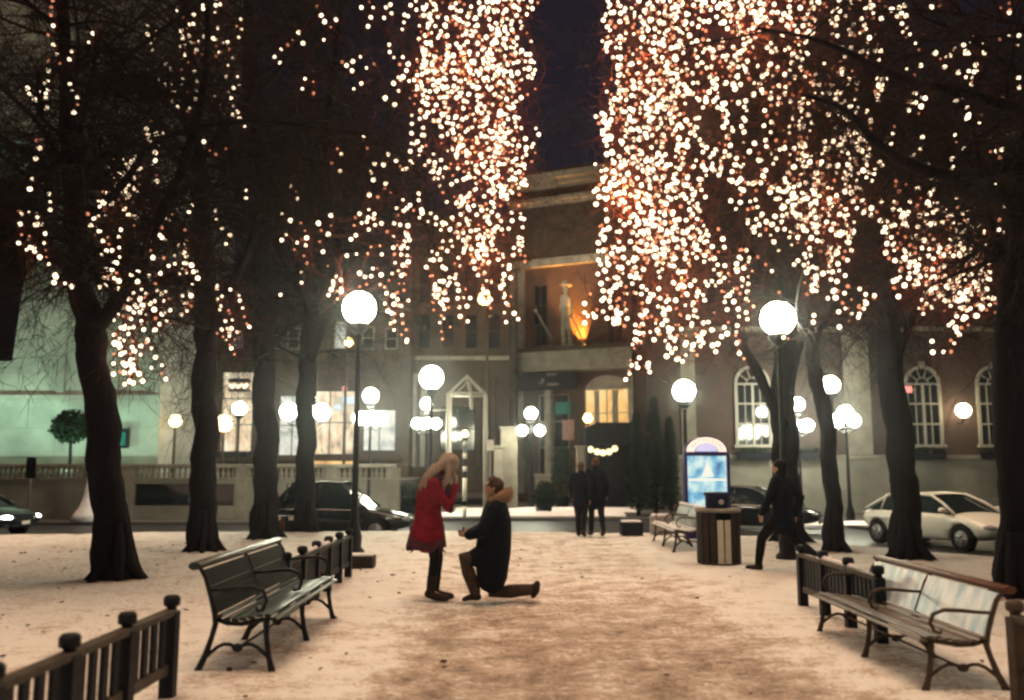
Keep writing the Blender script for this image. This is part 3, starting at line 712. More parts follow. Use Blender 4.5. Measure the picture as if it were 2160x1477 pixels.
# lit kiosk
q = P(1491, 1133); KY = 20.0; c = PD(1491, 1000, KY); KW = 82 / F_PX * KY / 2
zt = PD(1491, 962, KY).z; zb = PD(1491, 1100, KY).z; ztop = PD(1491, 922, KY).z
r_ = thing('map_kiosk', 'arched information kiosk with a blue backlit panel', 'kiosk', (c.x, KY, 0))
fr = MB(); fr.bb(-KW - .07, -KW, -.06, .22, 0, zt + .06); fr.bb(KW, KW + .07, -.06, .22, 0, zt + .06); fr.bb(-KW, KW, .04, .2, 0, zt); fr.bb(-KW, KW, -.05, .035, .02, zb - .01)
fr.bb(-KW, KW, -.065, .2, zt + .005, zt + .09)
fr.build('frame', M['purple'], r_, bevel=.01)
MB().bb(-KW + .005, KW - .005, -.03, .035, zb, zt).build('map_panel', M['poster_blue'], r_)
def disc(r0, r1, a0, a1, n=20):
    vs = []; fs = []
    for i in range(n + 1):
        a = a0 + (a1 - a0) * i / n; 
        for rr in (r0, r1): vs.append((rr * math.cos(a), 0, rr * math.sin(a)))
    for i in range(n): fs.append((2 * i, 2 * i + 1, 2 * i + 3, 2 * i + 2))
    return vs, fs
R1 = KW + .02; zc = zt + .095; sy = (ztop - zc) / R1
pol = [(R1 * 1.04 * math.cos(math.pi * i / 24), zc + (R1 * 1.06) * sy * math.sin(math.pi * i / 24)) for i in range(25)]
MB().prism(pol, -.02, .2).build('arched_head', M['purple'], r_)
vs, fs = disc(R1 * .58, R1 * .98, 0, math.pi); o = MB().add([(x, -.028, zc + z * sy) for x, _, z in vs], fs).build('arched_panel', M['arc_cream'], r_)
vs, fs = disc(.0, R1 * .55, 0, math.pi); MB().add([(x, -.028, zc + z * sy + .004) for x, _, z in vs], fs).build('blue_half_disc', M['arc_blue'], r_)
mk = MB()
for k in range(9):
    a = math.pi * (k + .9) / 10.8; x, z = R1 * .78 * math.cos(a), R1 * .78 * math.sin(a) * sy
    t = V((-math.sin(a), 0, math.cos(a))); n_ = V((math.cos(a), 0, math.sin(a))); c0 = V((x, -.034, zc + z))
    for (u0, v0, u1, v1) in ((-.02, -.03, 0, .03), (.02, -.03, 0, .03), (-.012, -.005, .012, -.005)):
        mk.tube([c0 + t * u0 + n_ * v0, c0 + t * u1 + n_ * v1], .004, 4)
mk.build('lettering', M['wood_red'], r_)
# map drawing: a pale triangle, road bars, darker water
pb_ = emit('pale_backlit', (.75, .8, .72), .8, 'NONE')
MB().add([(-.12, -.036, zb + 1.0), (.14, -.036, zb + 1.0), (.01, -.036, zb + 1.32)], [(0, 1, 2)]).build('map_peak', pb_, r_)
MB().bb(-KW + .03, KW - .03, -.040, -.034, zb + .90, zb + .95).build('map_band', pb_, r_)

def post_sign(label, px, pyt, pyb, Y, w, h, m, gz=GZ):
    t = PD(px, pyt, Y); root = thing('sign_post', label, 'sign', (t.x, Y, gz)); H = t.z - gz
    MB().tube([(0, 0, 0), (0, 0, H)], .035, 8).build('post', M['conc'], root)
    MB().bb(-w / 2, w / 2, -.05, -.02, H - h, H).build('sign_plate', m, root)
post_sign('dark sign on a pale post before the left balustrade', 68, 965, 0, 31.9, .34, .75, M['dark'])
post_sign('small white sign on a post right of the striped beacon pole', 1034, 928, 0, 34.5, .26, .42, M['pale'])
# striped beacon pole
bp_ = PD(981, 915, 34.3); r_ = thing('beacon_pole', 'black and white striped pole with a lit amber beacon', 'beacon', (bp_.x, 34.3, GZ)); H = bp_.z - GZ
MB().tube([(0, 0, 0), (0, 0, H - .2)], .07, 10).build('pole', M['black'], r_)
st = MB()
for z0, z1 in ((.02, .42), (.62, 1.5), (1.75, 1.95), (2.25, 2.45), (2.75, 2.9)): st.tube([(0, 0, z0), (0, 0, z1)], .085, 10)
st.build('white_bands', M['pale'], r_)
MB().lathe((0, 0, H), [(.1, -.22), (.13, -.18), (.13, -.14)], 10).build('lamp_holder', M['black'], r_)
MB().ball((0, 0, H), .13, 14, 8).build('beacon_lamp', M['amber2'], r_)

# concrete blocks / planters at the plateau edge
q = P(1334, 1130); r_ = thing('planter_box', 'dark square planter at the end of the path', 'planter', (q.x, q.y + .2, 0)); 
MB().box((0, 0, .15), (.52, .4, .30)).build('box', M['dark'], r_, bevel=.02); MB().box((0, 0, .32), (.46, .34, .05)).build('snow_top', M['snowcap'], r_, bevel=.02)
q = P(1398, 1128); r_ = thing('concrete_block', 'pale concrete block beside the dark planter', 'block', (q.x, q.y + .2, 0))
MB().box((0, 0, .21), (.50, .4, .44)).build('block', M['conc'], r_, bevel=.03); MB().box((0, 0, .45), (.44, .34, .05)).build('snow_top', M['snowcap'], r_, bevel=.02)
for k, px in enumerate((590, 617)):
    q = PD(px, 1100, 22.0); r_ = thing('news_box', ['red-fronted news box between third and fourth left trees', 'news box next to the low forked tree'][k], 'news box', (q.x, 22.0, -.45))
    MB().box((0, 0, .55), (.30, .3, .62)).build('cabinet', M['wood_red'] if k == 0 else M['dark'], r_, bevel=.02)
    MB().box((0, -.16, .80), (.12, .01, .09)).build('label_window', M['pale'], r_); 
    for s_ in (-1, 1): MB().tube([(s_ * .11, 0, 0), (s_ * .11, 0, .25)], .015, 6).build('leg', M['conc'], r_)
# ------------------------------------------------------------------ buildings
def zpx(py, Y, px=1080): return PD(px, py, Y).z
def xpx(px, Y, py=985): return PD(px, py, Y).x
class Fac:
    """facade at depth Y; picture boxes become boxes on it"""
    def __init__(s, name, label, cat, Y, px0, z0=GZ, group=None, yaw=0):
        s.Y = Y; s.x0 = xpx(px0, Y); s.z0 = z0; s.yaw = yaw; s.root = thing(name, label, cat, (s.x0, Y, z0), -yaw, group)
    def X(s, px): k = xpx(px, s.Y) / s.Y; return (k * s.Y - s.x0) / (math.cos(s.yaw) + k * math.sin(s.yaw))
    def W(s, px, py, y=0):
        t = s.X(px); return V((s.x0 + t * math.cos(s.yaw) + y * math.sin(s.yaw), s.Y - t * math.sin(s.yaw) + y * math.cos(s.yaw), s.z0 + s.Z(py)))
    def loc(s, w): d = V(w) - V((s.x0, s.Y, s.z0)); c, n = math.cos(s.yaw), math.sin(s.yaw); return V((d.x * c - d.y * n, d.x * n + d.y * c, d.z))
    def Z(s, py): return zpx(py, s.Y) - s.z0
    def box(s, name, m, px0, px1, py0, py1, y0=-.1, y1=.05, parent=None, bevel=0):
        return MB().bb(s.X(px0), s.X(px1), y0, y1, s.Z(py1), s.Z(py0)).build(name, m, parent or s.root, bevel)
    def window(s, px0, px1, py0, py1, pane=None, frame=None, cols=2, rows=2, d=.06, t=.06):
        x0, x1, z0, z1 = s.X(px0), s.X(px1), s.Z(py1), s.Z(py0)
        f = MB(); f.bb(x0 - t, x0, -d, .02, z0 - t, z1 + t); f.bb(x1, x1 + t, -d, .02, z0 - t, z1 + t); f.bb(x0, x1, -d, .02, z1, z1 + t); f.bb(x0, x1, -d - .05, .02, z0 - t, z0)
        for i in range(1, cols): xx = x0 + (x1 - x0) * i / cols; f.bb(xx - .025, xx + .025, -d + .012, -.018, z0, z1)
        for i in range(1, rows): zz = z0 + (z1 - z0) * i / rows; f.bb(x0, x1, -d + .016, -.022, zz - .025, zz + .025)
        w = f.build('window', frame or M['white_frame'], s.root); MB().bb(x0, x1, -.016, -.006, z0, z1).build('pane', pane or M['glass_dk'], w); return w
    def arch_window(s, px0, px1, py0, py1, t=.13):
        """py0 arch crown"""
        x0, x1, z0, z1 = s.X(px0), s.X(px1), s.Z(py1), s.Z(py0); r = (x1 - x0) / 2; cx = (x0 + x1) / 2; zs = z1 - r
        f = MB(); f.bb(x0 - t, x0, -.10, .02, z0, zs); f.bb(x1, x1 + t, -.10, .02, z0, zs); f.bb(x0 - t - .08, x1 + t + .08, -.18, .02, z0 - .12, z0)
        n = 18
        for (ra, rb, ya, yb) in ((r, r + t, -.10, .02), (r * .36, r * .42, -.07, -.02)):
            vs = []; fs = []
            for i in range(n + 1):
                a = math.pi * i / n
                for rr, yy in ((ra, ya), (rb, ya), (rb, yb), (ra, yb)): vs.append((cx + rr * math.cos(a), yy, zs + rr * math.sin(a)))
            for i in range(n):
                for j in range(4): fs.append((4 * i + j, 4 * i + (j + 1) % 4, 4 * i + 4 + (j + 1) % 4, 4 * i + 4 + j))
            f.add(vs, fs)
        for k in (1, 2, 3, 4):
            a = math.pi * k / 5; f.tube([(cx + r * .4 * math.cos(a), -.045, zs + r * .4 * math.sin(a)), (cx + r * math.cos(a), -.045, zs + r * math.sin(a))], .028, 4)
        f.bb(x0, x1, -.08, -.02, zs - .06, zs + .02)
        f.bb(cx - .05, cx + .05, -.085, -.018, z0, zs - .06)
        for q in (.5,): 
            for a_, b_ in ((x0, cx), (cx, x1)): xx = (a_ + b_) / 2; f.bb(xx - .018, xx + .018, -.06, -.022, z0, zs - .06)
        for q in (1, 2): zz = z0 + (zs - z0) * q / 3; f.bb(x0, x1, -.075, -.019, zz - .035, zz + .035)
        w = f.build('window', M['white_frame'], s.root)
        pol = [(x0, z0), (x1, z0)] + [(cx + r * math.cos(math.pi * i / 16), zs + r * math.sin(math.pi * i / 16)) for i in range(17)]
        MB().prism(pol, -.014, -.004).build('pane', M['glass_dk'], w)
        kb = MB(); kb.bb(cx - .12, cx + .12, -.14, -.10, z1 - .02, z1 + .3); kb.build('keystone', M['stone'], w)
        return w

# green-lit pale wall building, far left
b = Fac('marble_building', 'pale marble building washed in green light at the far left', 'building', 38, -420)
b.box('wall', M['marble'], -420, 331, -420, 1110, 0, 9)
b.box('ledge', M['marble'], -420, 333, 834, 845, -.22, 0); b.box('ledge', M['marble'], -420, 332, 845, 852, -.12, 0)
b.box('plinth', M['ashlar'], -420, 333, 965, 1110, -.18, 0)
for x in (-330, -160, 118, 322): b.box('pilaster', M['marble'], x - 9, x + 7, -420, 833, -.10, 0)
# wall lantern
q = PD(262, 925, 37.6); r_ = thing('wall_lantern', 'dark box lantern fixed to the green-lit wall right of the forked tree', 'lantern', q)
MB().bb(-.17, .17, -.16, .16, -.42, .42).build('case', M['iron'], r_, bevel=.02); MB().bb(-.12, .12, -.172, -.165, -.3, .25).build('pane', M['tealsign'], r_); MB().bb(-.05, .05, .16, .26, .05, .15).build('bracket', M['iron'], r_)
# vertical hanging sign at picture left
q = PD(26, 530, 30); z1, z0 = zpx(305, 30), zpx(762, 30)
r_ = thing('hanging_banner', 'tall dark hanging banner with a green lettered head at the left edge', 'banner', (q.x, 30, z0)); H = z1 - z0
hb = zpx(380, 30) - z0
MB().add([(-.65, -.02, 0), (.28, -.02, 0), (.72, -.02, hb), (-.65, -.02, hb), (-.65, .02, 0), (.28, .02, 0), (.72, .02, hb), (-.65, .02, hb)], [(0, 1, 2, 3), (7, 6, 5, 4), (0, 4, 5, 1), (1, 5, 6, 2), (3, 7, 4, 0)]).build('cloth', M['dark'], r_)
MB().bb(-.65, .75, -.08, .08, hb, H).build('sign_head', M['greenbox'], r_); MB().bb(-.65, .76, -.10, .1, H, H + .06).build('lit_edge', emit('pale_green_tube', (.6, 1, .75), 1.6, 'NONE'), r_)
MB().tube([(-.72, 0, -z0 + GZ), (-.72, 0, H + .1)], .05, 8).build('pole', M['iron'], r_)
def text(s, size, m, parent, loc, rot=(math.pi / 2, 0, 0), name='lettering', ext=.004):
    c = bpy.data.curves.new(name, 'FONT'); c.body = s; c.size = size; c.extrude = ext; c.align_x = 'CENTER'
    o = bpy.data.objects.new(name, c); COL.objects.link(o); o.parent = parent; o.location = loc; o.rotation_euler = rot; c.materials.append(m); bpy.context.view_layer.update(); me = bpy.data.meshes.new_from_object(o); bpy.data.objects.remove(o); o = bpy.data.objects.new(name, me); COL.objects.link(o); o.parent = parent; o.location = loc; o.rotation_euler = rot; return o
text('ARK', .42, M['letter'], r_, (.05, -.09, hb + .35))

# balustrade terrace
Yb = 33.0; gx0, gx1 = xpx(-200, Yb), xpx(832, Yb)
r_ = thing('balustrade', 'long pale stone balustrade wall across the road on the left', 'balustrade', (gx0, Yb, GZ)); Lx = gx1 - gx0
zt, zr, zw = zpx(979, Yb) - GZ, zpx(987, Yb) - GZ, zpx(1012, Yb) - GZ
op0, op1 = xpx(285, Yb) - gx0, xpx(495, Yb) - gx0; oz1, oz0 = zpx(1021, Yb) - GZ, zpx(1067, Yb) - GZ
w = MB(); w.bb(0, op0, 0, .35, 0, zw); w.bb(op1, Lx, 0, .35, 0, zw); w.bb(op0, op1, 0, .35, 0, oz0); w.bb(op0, op1, 0, .35, oz1, zw)
w.build('wall', M['ashlar'], r_); MB().bb(op0, op1, .15, .3, oz0, oz1).build('dark_grille', M['glass_dk'], r_)
MB().bb(-.02, Lx + .02, -.06, .41, zw, zw + .07).build('base_rail', M['stone'], r_, bevel=.01)
MB().bb(-.02, Lx + .02, -.07, .42, zr, zt).build('top_rail', M['stone'], r_, bevel=.015)
nb = 92; bal = None
for k in range(nb):
    x = Lx * (k + .5) / nb
    if bal is None:
        h = zr - zw - .07; bal = MB().lathe((0, .17, zw + .07), [(.08, 0), (.06, h * .12), (.085, h * .35), (.05, h * .65), (.045, h * .8), (.08, h)], 8).build('baluster', M['stone'], r_); o = bal
    else: o = bal.copy(); COL.objects.link(o); o.parent = r_
    o.location.x = x
for px in (-60, 205, 272, 510, 700, 830):
    x = xpx(px, Yb) - gx0; MB().bb(x - .22, x + .22, -.05, .40, 0, zr - .002).build('pier', M['stone'], r_, bevel=.01)
tag(MB().bb(-60, xpx(832, 33.4), 33.4, 70, -.5, zw + GZ - .05).build('terrace', M['pave']), kind='structure')
TZ = zw + GZ - .05
sp = MB(); sp.lathe((xpx(186, 32), 32.1, GZ), [(.55, 0), (.42, .25), (.25, .5), (.13, .9), (.06, 1.4), (.02, 1.7)], 12); tag(sp.build('snow_pile', M['snowcap']), kind='structure')

# leaf-clump plants
def foliage(mb, c, r, n, rng, leaf=.09, shape=None):
    c = V(c)
    for _ in range(n):
        d = V((rng.gauss(0, 1), rng.gauss(0, 1), rng.gauss(0, 1))).normalized(); k = rng.random() ** .4
        p = c + V((d.x * r[0], d.y * r[1], d.z * r[2])) * k * (1 + .25 * nz(d.x, d.y, d.z, 2.5))
        if shape and not shape(p - c): continue
        u = V((rng.gauss(0, 1), rng.gauss(0, 1), rng.gauss(0, 1))).normalized() * leaf; w = u.orthogonal().normalized() * leaf * .5
        mb.add([p - u, p - w, p + u, p + w], [(0, 1, 2, 3)])
rg = random.Random(5)
q = PD(146, 975, 36); r_ = thing('topiary_tree', 'round clipped tree before the green-lit wall', 'tree', (q.x, 36, TZ))
MB().tube([(0, 0, 0), (.03, 0, .8), (0, 0, zpx(925, 36) - TZ)], [.09, .07, .06], 8).build('trunk', M['bark'], r_)
m = MB(); foliage(m, (0, 0, zpx(900, 36) - TZ), (.85, .7, .68), 2600, rg, .08); m.build('crown', M['planter_green'], r_)
m = MB(); m.lathe((0, 0, 0), [(.28, 0), (.36, .4), (.38, .42)], 10); m.build('pot', M['conc'], r_)
for k, (px, Y, ytop, wpx) in enumerate(((1345, 35.4, 868, 30), (1382, 36.2, 838, 32), (1414, 35.2, 880, 24))):
    q = PD(px, 985, Y); z1 = zpx(ytop, Y); r_ = thing('conifer', ['dark conifer right of the hotel doorway, nearest the doorway', 'tallest dark conifer left of the kiosk globe lamp', 'narrow dark conifer beside the kiosk'][k], 'conifer', (q.x, Y, GZ), 0, 'conifers before the hotel'); h = z1 - GZ; w_ = wpx / F_PX * Y
    MB().tube([(0, 0, 0), (0, 0, h * .9)], [.09, .02], 6).build('trunk', M['bark'], r_)
    m = MB()
    for j in range(3600):
        t = rg.random() ** .8; a = rg.uniform(0, 6.283); rr = w_ * (1.05 - t) ** .7 * (rg.random() ** .5) * (1 + .35 * nz(a, t * 6, k, 1.4)); p = V((rr * math.cos(a), rr * math.sin(a), .25 + (h - .25) * t))
        u = V((math.cos(a), math.sin(a), -.5)).normalized() * .12; w2 = V((-math.sin(a), math.cos(a), .2)) * .05; m.add([p - u, p - w2, p + u, p + w2], [(0, 1, 2, 3)])
    m.build('crown', M['planter_green'], r_)
def bush(label, px, pyb, Y, w_, h, pot=True, z=GZ):
    q = PD(px, 985, Y); r_ = thing('potted_shrub', label, 'shrub', (q.x, Y, z), 0, 'dark shrubs by the far pavement')
    if pot: MB().lathe((0, 0, 0), [(w_ * .5, 0), (w_ * .6, .45), (w_ * .64, .48)], 12).build('pot', M['dark'], r_)
    m = MB(); foliage(m, (0, 0, h * .58), (w_, w_ * .8, h * .45), 1500, rg, .07); m.build('foliage', M['planter_green'], r_)
bush('dark rounded shrub behind the woman in red', 862, 1030, 35.0, .62, 1.25)
bush('dark shrub just above the head of the woman in red', 905, 1020, 36.0, .45, 1.1)
bush('domed clipped shrub left of the hotel door', 1186, 940, 43, .55, 3.0)
bush('low dark shrub behind the kneeling man', 1150, 1020, 36.5, .5, 1.3)

# shop building with lit windows
b = Fac('shop_building', 'stone shop building with glowing windows behind the left trees', 'building', 44, 334, TZ)
b.box('wall', M['stone_dk'], 334, 862, 655, 1010, 0, 8)
b.box('cornice', M['stone_dk'], 330, 866, 645, 657, -.35, 8.1)
b.box('string_course', M['stone_dk'], 334, 866, 755, 762, -.15, 0)
b.window(340, 400, 806, 952, M['coolwin'], M['iron'], 1, 2); b.window(464, 528, 786, 952, M['shopwin'], M['iron'], 2, 3)
b.window(588, 640, 836, 960, M['coolwin'], M['iron'], 2, 2); b.window(664, 752, 826, 958, M['shopwin'], M['iron'], 3, 2); b.window(766, 832, 866, 950, M['coolwin'], M['iron'], 2, 1)
for px in (350, 420, 480, 560, 600, 640, 700, 760, 810):
    b.window(px, px + 22, 680 + (px % 7) * 3, 735, M['coolwin'] if px in (420, 480, 640, 700) else M['glass_dk'], M['stone'], 1, 2)
b.box('poster', M['purple'], 344, 380, 838, 884, -.10, -.07); b.box('poster', mat('violet_grey_poster', (.16, .14, .26), .7), 352, 378, 845, 880, -.115, -.102)
b.box('fascia', M['stone_dk'], 334, 846, 962, 972, -.9, 0); b.box('counter', M['warmwin'], 664, 752, 973, 982, -.8, -.1)
b.box('awning', M['dark'], 338, 406, 952, 964, -.95, -.05); b.box('awning', M['dark'], 462, 532, 954, 966, -.95, -.05)
s_ = b.box('shop_sign', M['pale'], 703, 746, 838, 868, -.32, -.22); b.box('blue_panel', M['bluelit'], 722, 746, 838, 852, -.34, -.325, s_); b.box('blue_panel', M['bluelit'], 705, 719, 855, 864, -.34, -.325, s_)
q = PD(727, 820, 43.4); g = MB().ball((0, 0, 0), .14, 12, 8).build('signal_lamp', M['redlit']); g.location = q; tag(g, 'small round red light above the blue and white shop sign', 'light')
MB().tube([(0, 0, 0), (0, .5, .1)], .02, 5).build('bracket', M['iron'], g)
# dark oval awning lamp with bulbs
q = PD(505, 812, 42); r_ = thing('hanging_light_ring', 'dark oval canopy with a row of warm bulbs between second and third trees', 'light', q)
MB().lathe((0, 0, 0), [(.45, .28), (.55, .22), (.55, .14)], 16).build('canopy', M['black'], r_); MB().lathe((0, 0, 0), [(.5, -.32), (.5, -.24), (.3, -.2)], 16).build('tray', M['black'], r_)
for k in range(4): MB().tube([(.45 * math.cos(k * 1.57), .45 * math.sin(k * 1.57), -.26), (.45 * math.cos(k * 1.57), .45 * math.sin(k * 1.57), .2)], .02, 4).build('stay', M['black'], r_)
for k in range(7):
    o = MB().ball((-.42 + .14 * k, -.2 + .05 * (k % 3), -.02 - .08 * (k % 2)), .075, 8, 6).build('bulb', M['bulb'], r_)
MB().tube([(0, 0, .28), (0, 1.9, .5)], .02, 5).build('bracket', M['black'], r_)

# brown columned building
b = Fac('columned_building', 'brown stone building with tall pale columns behind the woman', 'building', 46, 862)
b.box('wall', M['stone_dk'], 862, 1074, 470, 1040, 0, 8); b.box('cornice', M['stone_dk'], 858, 1074, 460, 474, -.4, 0); b.box('string_course', M['stone'], 862, 1074, 752, 760, -.2, 0)
for px in (872, 893, 1010, 1040): b.box('column', M['stone'] if px < 900 else M['stone_dk'], px - 6, px + 6, 800, 985, -.45, -.02, bevel=.05)
b.box('entablature', M['stone'], 862, 905, 790, 800, -.5, 0)
b.window(930, 1000, 860, 950, M['glass_dk'], M['iron'], 2, 2)
for px in (880, 930, 980, 1030): b.window(px, px + 24, 560, 640, M['glass_dk'], M['stone_dk'], 1, 2); b.window(px, px + 24, 665, 735, M['glass_dk'], M['stone_dk'], 1, 2)
# gabled tubular shelter
Ys = 37.5; q = PD(984, 985, Ys); r_ = thing('entrance_shelter', 'small gabled shelter of pale tubes left of the kneeling man', 'shelter', (q.x, Ys, GZ)); k_ = Ys / F_PX
def sp_(px, py, dy=0): return V(((px - 984) * k_, dy, zpx(py, Ys) - GZ))
fm = MB()
for dy in (0, 1.6):
    fm.tube([sp_(948, 829, dy), sp_(984, 793, dy), sp_(1022, 829, dy)], .06, 6); fm.tube([sp_(948, 829, dy), sp_(1022, 829, dy)], .06, 6); fm.tube([sp_(984, 793, dy), sp_(990, 829, dy)], .05, 6)
    for x in (944, 1022): fm.tube([V(((x - 984) * k_, dy, 0)), sp_(x, 829, dy)], .07, 6)
for a in ((984, 793), (948, 829), (1022, 829)): fm.tube([sp_(*a, 0), sp_(*a, 1.6)], .05, 6)
fm.tube([sp_(992, 826, -.03), sp_(994, 864, -.03)], .07, 6); fm.tube([sp_(946, 865), sp_(903, 866)], .04, 6)
fm.build('frame', M['white_frame'], r_)
MB().add([sp_(948, 830, 0), sp_(984, 795, 0), sp_(984, 795, 1.6), sp_(948, 830, 1.6)], [(0, 1, 2, 3)]).add([sp_(984, 795, 0), sp_(1022, 830, 0), sp_(1022, 830, 1.6), sp_(984, 795, 1.6)], [(0, 1, 2, 3)]).build('roof_panel', M['glass_dk'], r_)

# hotel
b = Fac('hotel', 'tall brick hotel with stone cornice and lit doorway at the end of the path', 'hotel', 50, 1074, yaw=math.radians(24)); HR = b.root
b.box('wall', M['brick2'], 1074, 1470, 402, 1100, 0, 14)
zc = b.Z(392)
for k, (y0, y1, d) in enumerate(((388, 400, 1.0), (400, 410, .7), (432, 440, .55), (440, 446, .35), (556, 572, .35))):
    b.box('cornice' if k < 3 else 'string_course', M['stone'], 1078, 1474, y0, y1, -d, 0)
b.box('parapet', M['stone_dk'], 1112, 1470, 372, 388, -.2, .4)
b.box('attic', M['stone_dk'], 1100, 1470, 446, 556, -.06, 0)
for px in (1086, 1104): b.box('pilaster', M['stone'], px - 8, px + 5, 574, 905, -.35 if px == 1104 else -.25, 0, bevel=.03)
b.box('quoin_pier', M['stone'], 1074, 1112, 905, 1040, -.4, 0)
b.window(1134, 1152, 496, 552, M['coolwin'], M['stone'], 1, 1)
for px in (1172, 1206, 1262, 1310, 1370): b.window(px, px + 24, 490, 554, M['glass_dk'], M['stone_dk'], 1, 2)
for px in (1130, 1290, 1340, 1400): b.window(px, px + 26, 610, 735, M['glass_dk'], M['stone_dk'], 2, 3)
b.box('entablature', M['stone'], 1116, 1350, 752, 792, -1.2, 0); b.box('entablature', M['stone_dk'], 1112, 1356, 744, 752, -1.35, 0)
for px in (1170, 1345): b.box('door_column', M['stone'], px - 6, px + 6, 793, 1020, -1.1, -.6, bevel=.05)
w = b.window(1238, 1328, 830, 1020, M['warmwin'], M['white_frame'], 4, 4); b.window(1140, 1200, 838, 1000, M['glass_dk'], M['stone'], 2, 3)
f = MB(); cx = (b.X(1238) + b.X(1328)) / 2; rr = (b.X(1328) - b.X(1238)) / 2
vs = [(cx, -.03, b.Z(828))] + [(cx + rr * math.cos(math.pi * i / 14), -.03, b.Z(828) + rr * .62 * math.sin(math.pi * i / 14)) for i in range(15)]
f.add(vs, [(0, i, i + 1) for i in range(1, 15)]); f.build('fanlight', emit_tex('dim_fanlight', [(.10, .06, .03), (.35, .22, .12)], .5, 2.5), HR)
for px in (1262, 1300): b.box('curtain', M['white_frame'], px - 5, px + 5, 832, 900, -.12, -.09)
s_ = b.box('name_board', M['black'], 1110, 1236, 797, 831, -1.5, -1.28)
for (x0, y0, x1, y1) in ((1176, 799, 1196, 802), (1176, 818, 1200, 822), (1158, 815, 1168, 818), (1164, 808, 1170, 814)): b.box('board_mark', M['conc'], x0, x1, y0, y1, -1.515, -1.505, s_)
b.box('teal_panel', M['tealsign'], 1192, 1222, 856, 880, -1.4, -1.25); b.box('rose_panel', mat('rose_panel', (.35, .20, .18), .7), 1206, 1229, 892, 932, -1.4, -1.25)
for (a, c_) in (((1178, 742), (1130, 655)), ((1240, 744), (1205, 665))):
    A_ = b.loc(b.W(*a)); B_ = b.loc(PD(*c_, 45.5)); o_ = V((0, 0, 0)); MB().tube([A_ - o_, B_ - o_], [.07, .04], 6).build('flagpole', M['stone'], HR)
    MB().ball(B_ - o_, .1, 8, 6).build('finial', M['stone'], HR)
# statue on the ledge
st_b = b.W(1207, 744, -.75); YS = st_b.y; r_ = thing('statue', 'stone statue with a broad hat on the hotel ledge, lit orange from beside', 'statue', st_b)
k_ = YS / F_PX
m = MB()
def s3(px, py): return V(((px - 1207) * k_, 0, (744 - py) * k_))
Sd = (1, 0, 0)
m.cap_tube([s3(1206, 680), s3(1205, 655), s3(1206, 636)], [(.26, .2), (.22, .18), (.32, .2)], 12, Sd); m.cap_tube([s3(1206, 634), s3(1207, 626)], [.1, .1], 10)
m.ball(s3(1206, 618), (.19, .2, .24), 12, 8); m.cap_tube([s3(1202, 680), s3(1200, 710), s3(1202, 738)], [.17, .13, .11], 10); m.cap_tube([s3(1211, 680), s3(1214, 710), s3(1215, 738)], [.17, .13, .11], 10)
m.cap_tube([s3(1199, 640), s3(1194, 660), s3(1201, 676)], [.11, .09, .07], 8); m.cap_tube([s3(1213, 640), s3(1220, 656), s3(1222, 676)], [.11, .09, .07], 8)
shell(m, 'figure', M['stone'], r_, .05, 3)
MB().lathe(s3(1206, 611), [(.36, 0), (.40, .03), (.22, .08), (.2, .26), (.12, .30)], 14).build('hat', M['stone'], r_); MB().box(s3(1208, 741), (.7, .5, .1)).build('plinth', M['stone'], r_)
light('statue_uplight', 'SPOT', b.W(1238, 741, -.40), 7500, (1, .40, .05), .12, (-.1, .30, 1), math.radians(64), .9)
uq = b.W(1238, 743, -.42); r_ = thing('uplight', 'small orange floodlight at the foot of the statue', 'floodlight', uq); MB().box((0, 0, -.08), (.3, .25, .12)).build('housing', M['black'], r_); MB().lathe((0, 0, 0), [(.11, -.02), (.11, .0)], 10).build('lens', M['amber'], r_)
# dark marquee at the hotel door
Ym = 41; q = PD(1290, 985, Ym); r_ = thing('entrance_awning', 'dark hotel entrance awning right of the shrub, lights glowing under it', 'awning', (q.x, Ym, GZ)); k_ = Ym / F_PX
zA, zB = zpx(893, Ym) - GZ, zpx(938, Ym) - GZ; w_ = 56 * k_
MB().prism([(-w_, zB), (w_, zB), (w_, zA - .15), (w_ * .8, zA), (-w_ * .6, zA), (-w_, zA - .25)], -.8, 2.6).build('canopy', M['dark'], r_)
for s_ in (-1, 1):
    for y in (-.7, 2.4): MB().tube([(s_ * (w_ - .06), y, 0), (s_ * (w_ - .06), y, zB)], .05, 8).build('post', M['iron'], r_)
for px, py in ((1248, 948), (1262, 953), (1274, 955), (1287, 953), (1299, 946)): MB().ball(((px - 1290) * k_, .3, zpx(py, Ym) - GZ), .15, 12, 8).build('lamp', M['amber2'] if 0 else emit('soft_warm_lamp', (1, .8, .42), 1.6, 'NONE') if 'soft_warm_lamp' not in bpy.data.materials else bpy.data.materials['soft_warm_lamp'], r_)
MB().bb(-w_ + .15, w_ - .15, 1.2, 1.25, 0, zB).build('dark_screen', M['black'], r_)
# pale gate piers
for k, (px, Y, yt, w_) in enumerate(((1074, 42, 905, .8), (1225, 38.5, 945, .35), (1145, 37.5, 1005, .6), (1052, 41, 945, .45))):
    q = PD(px, 985, Y); h = zpx(yt, Y) - GZ; r_ = thing('stone_pier', ['broad stone pier at the left corner of the hotel', 'slim pale pier right of the three-globed lamp', 'low pale stone pier behind the kneeling man', 'narrow stone pier right of the white sign'][k], 'pier', (q.x, Y, GZ), 0, 'stone piers before the hotel')
    MB().box((0, 0, h / 2), (w_, w_, h)).build('shaft', M['stone'], r_, bevel=.02); MB().box((0, 0, h + .05), (w_ + .14, w_ + .14, .1)).build('cap', M['stone'], r_, bevel=.02)

